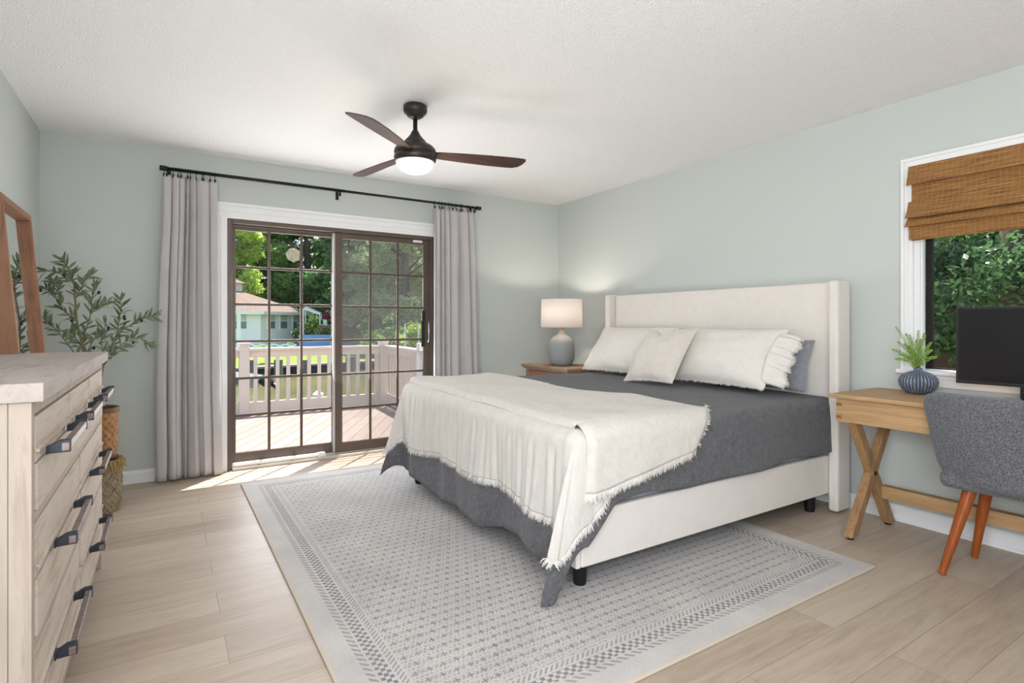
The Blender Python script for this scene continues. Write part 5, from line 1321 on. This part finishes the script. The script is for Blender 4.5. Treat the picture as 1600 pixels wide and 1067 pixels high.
TR = [
 (362, 57, 15, 8.5, 'bright', 'pale sunlit yellow green tree at the far left behind the house cupola', 1),
 (400, 62, 18, 11, 'mid', 'tall mid green tree behind the octagonal house roof', 2),
 (340, 66, 19, 12, 'mid', 'broad mid green tree at the left edge behind the porch column', 22),
 (440, 70, 21, 12, 'dark', 'tall dark green tree right of the cupola', 3),
 (478, 66, 20, 11, 'dark', 'dark green tree behind the white canopy', 4),
 (512, 72, 21, 12, 'mid', 'mid green tree behind the door meeting stile', 5),
 (546, 52, 18, 8, 'dark', 'dark tree with pale trunk at the left of the sliding panel', 6),
 (588, 48, 16, 8, 'pine', 'soft grey green pine in the middle of the sliding panel', 7),
 (630, 44, 15, 8, 'pine', 'pale green pine at the right of the sliding panel', 8),
 (612, 70, 21, 13, 'dark', 'dark tree behind the pale pines', 9),
 (668, 62, 19, 12, 'mid', 'mid green tree hidden mostly by the right curtain', 10),
 (560, 80, 22, 14, 'mid', 'distant mid green tree between the pines', 12),
 (250, 68, 18, 13, 'mid', 'broad tree left of the octagonal house, mostly behind the left curtain', 13),
 (130, 72, 18, 14, 'dark', 'dark tree far left beyond the left curtain', 14),
 (760, 56, 17, 12, 'mid', 'green tree right of the pines behind the right curtain', 15),
]
for u, D, h_, w_, k, lb, sd in TR: tree(u, D, h_, w_, k, lb, sd, n=15000, size=0.25 if D > 50 else 0.18)
def shrub(u, D, h_, w_, mat, label, seed, n=900, size=0.16, z0=-0.95, cat='shrub', group=None, dots=None):
    p = site(u, D); r = random.Random(seed); root = thing('shrub', (p.x, p.y, z0), label, cat, group)
    blobs = [((p.x + r.uniform(-.35, .35) * w_, p.y + r.uniform(-.35, .35) * w_, z0 + h_ * r.uniform(0.25, 0.75)), (w_ * 0.28, w_ * 0.28, h_ * 0.25)) for _ in range(7)]
    leafcloud('foliage', blobs, n, size, mat, root, seed, shell=0.3)
    m = M(); m.tube([(p.x, p.y, z0 - 0.1), (p.x, p.y, z0 + h_ * 0.5)], [0.06, 0.03], 6); m.build('stem', BARK, root)
    if dots: leafcloud('blossom', blobs, dots[1], 0.11, dots[0], root, seed + 1, shell=0.75)
    return root
pink = leafmat('pink_petals', (214, 120, 150), (238, 176, 196), 3, 0.3); yel = leafmat('yellow_petals', (232, 220, 110), (246, 240, 190), 3, 0.3); red = leafmat('crimson_leaves', (150, 60, 80), (186, 92, 108), 3, 0.3)
shrub(476, 48.5, 2.6, 2.2, LM['dark'], 'dark shrub with yellow blossoms beside the house corner', 31, dots=(yel, 160))
shrub(487, 49, 2.5, 2.4, LM['mid'], 'shrub with white and yellow blossoms under the canopy', 32, dots=(yel, 220))
shrub(500, 48, 2.6, 2.4, LM['mid'], 'shrub thick with yellow blossoms right of the canopy', 33, dots=(yel, 260))
shrub(508, 45.6, 2.3, 1.6, LM['mid'], 'pink flowering shrub at the slim white post', 34, dots=(pink, 320))
shrub(514, 50, 4.2, 2.8, red, 'crimson leaved shrub behind the blue fence', 35)
shrub(496, 52, 4.0, 4, LM['dark'], 'tall dark hedge shrub behind the canopy', 36)
shrub(476, 54, 4.2, 4, LM['dark'], 'tall dark hedge shrub right behind the house corner', 37)
for i, (u, D, h_, w_, k) in enumerate(((540, 56, 3.6, 6, 'dark'), (575, 54, 3.4, 6, 'dark'), (610, 52, 3.4, 6, 'mid'), (648, 50, 3.6, 6, 'mid'), (700, 48, 3.6, 6, 'dark'))):
    shrub(u, D, h_, w_, LM[k], 'bushy undergrowth shrub beneath the trees, %s' % ['left of the pale pines', 'below the grey green pine', 'below the pale green pine', 'beside the boat masts', 'behind the right curtain'][i], 40 + i, n=2200, size=0.3, group='undergrowth beneath the far trees')
shrub(455, 43.4, 0.7, 0.7, LM['mid'], 'tiny green bush before the house corner by the lattice', 50, n=300, size=0.08)
shrub(640, 38, 2.4, 2.6, LM['bright'], 'bright green bush beyond the right railing post', 51, n=1800, size=0.16, z0=-1.1)
shrub(592, 38, 2.0, 3.0, LM['mid'], 'low green bush on the far lawn behind the railing corner', 52, n=1200, size=0.2)
shrub(420, 31.5, 0.9, 1.6, LM['mid'], 'low green bush on the bank in front of the lattice', 53, n=600, size=0.12)
# grey roofed dock house strip and masts at right
m = M(); a = site(528, 40); b = site(592, 42); m.bar(a + Vector((0, 0, -0.45)), b + Vector((0, 0, -0.45)), 0.2, 0.5); o = m.build('dock_wall', P('slate_dock_wall', (96, 104, 116), (84, 92, 104), rough=0.8), None); tag(o, 'slate grey dock wall across the canal seen above the railing', 'wall')
for u, D, z in ((633, 22, 1.14), (654, 20, 1.14)):
    p = site(u, D); m = M(); m.tube([(p.x, p.y, -2), (p.x, p.y, z)], 0.03, 10); o = m.build('mooring_pole', MAT['white'], None, loc=(p.x, p.y, -2)); tag(o, 'thin white mooring pole seen through the sliding panel, %s' % ('the taller left one' if u < 640 else 'right beside the black latch'), 'pole')

# evergreen close outside the right window
ev = thing('evergreen_shrub', (6.6, -3.1, -1.2), 'dense dark evergreen tree filling the right window behind the monitor', 'tree')
blobs = []; r = random.Random(77)
for k in range(46):
    blobs.append(((6.55 + r.uniform(-0.35, 1.0), -3.1 + r.uniform(-2.6, 2.4), r.uniform(1.35, 4.2)), (0.45, 0.5, 0.36)))
for k in range(26): blobs.append(((6.4 + r.uniform(-0.2, 0.9), -3.2 + r.uniform(-2.0, 1.2), r.uniform(0.95, 1.7)), (0.34, 0.38, 0.26)))
leafcloud('foliage', blobs, 64000, 0.033, leafmat('evergreen_leaves', (50, 84, 48), (92, 126, 76), 5, 0.35, 0.4, (34, 60, 38)), ev, 5, shell=0.2)
m = M()
m.tube([(6.9, -3.0, -1.3), (6.75, -3.05, 0.6), (6.6, -3.2, 1.5), (6.7, -3.1, 2.6)], [0.16, 0.13, 0.09, 0.05], 12)
for q in (((6.75, -3.05, 0.5), (6.5, -3.3, 0.95), (6.3, -3.5, 1.2)), ((6.75, -3.05, 0.8), (6.6, -2.7, 1.3), (6.5, -2.3, 1.9)), ((6.7, -3.1, 0.7), (6.4, -2.95, 1.05), (6.25, -3.0, 1.6)), ((6.6, -3.2, 1.4), (6.4, -3.6, 1.9), (6.4, -4.0, 2.3))):
    m.tube(list(q), [0.045, 0.03, 0.012], 7)
m.build('trunk', BARK, ev, smooth=True)
m = M(); m.box(8.2, 8.35, -6, 2.0, -1.2, 1.12); o = m.build('neighbour_fence', P('brown_board_fence', (92, 74, 58), (72, 58, 46), scale=3, rough=0.9), None); tag(o, 'brown board fence behind the evergreen outside the right window', 'fence')
m = M(); m.box(W + TH + 0.3, 40, -14, -0.2, -1.25, -1.19)
hedge = thing('hedge', (10.5, -2.5, -1.2), 'sunlit green hedge beyond the brown fence outside the right window', 'hedge')
leafcloud('foliage', [((10.5 + r.uniform(-.6, .6), -2.5 + r.uniform(-4.5, 4.5), r.uniform(-0.6, 4.2)), (0.8, 0.8, 0.6)) for k in range(40)], 12000, 0.12, LM['mid'], hedge, 6, shell=0.3)
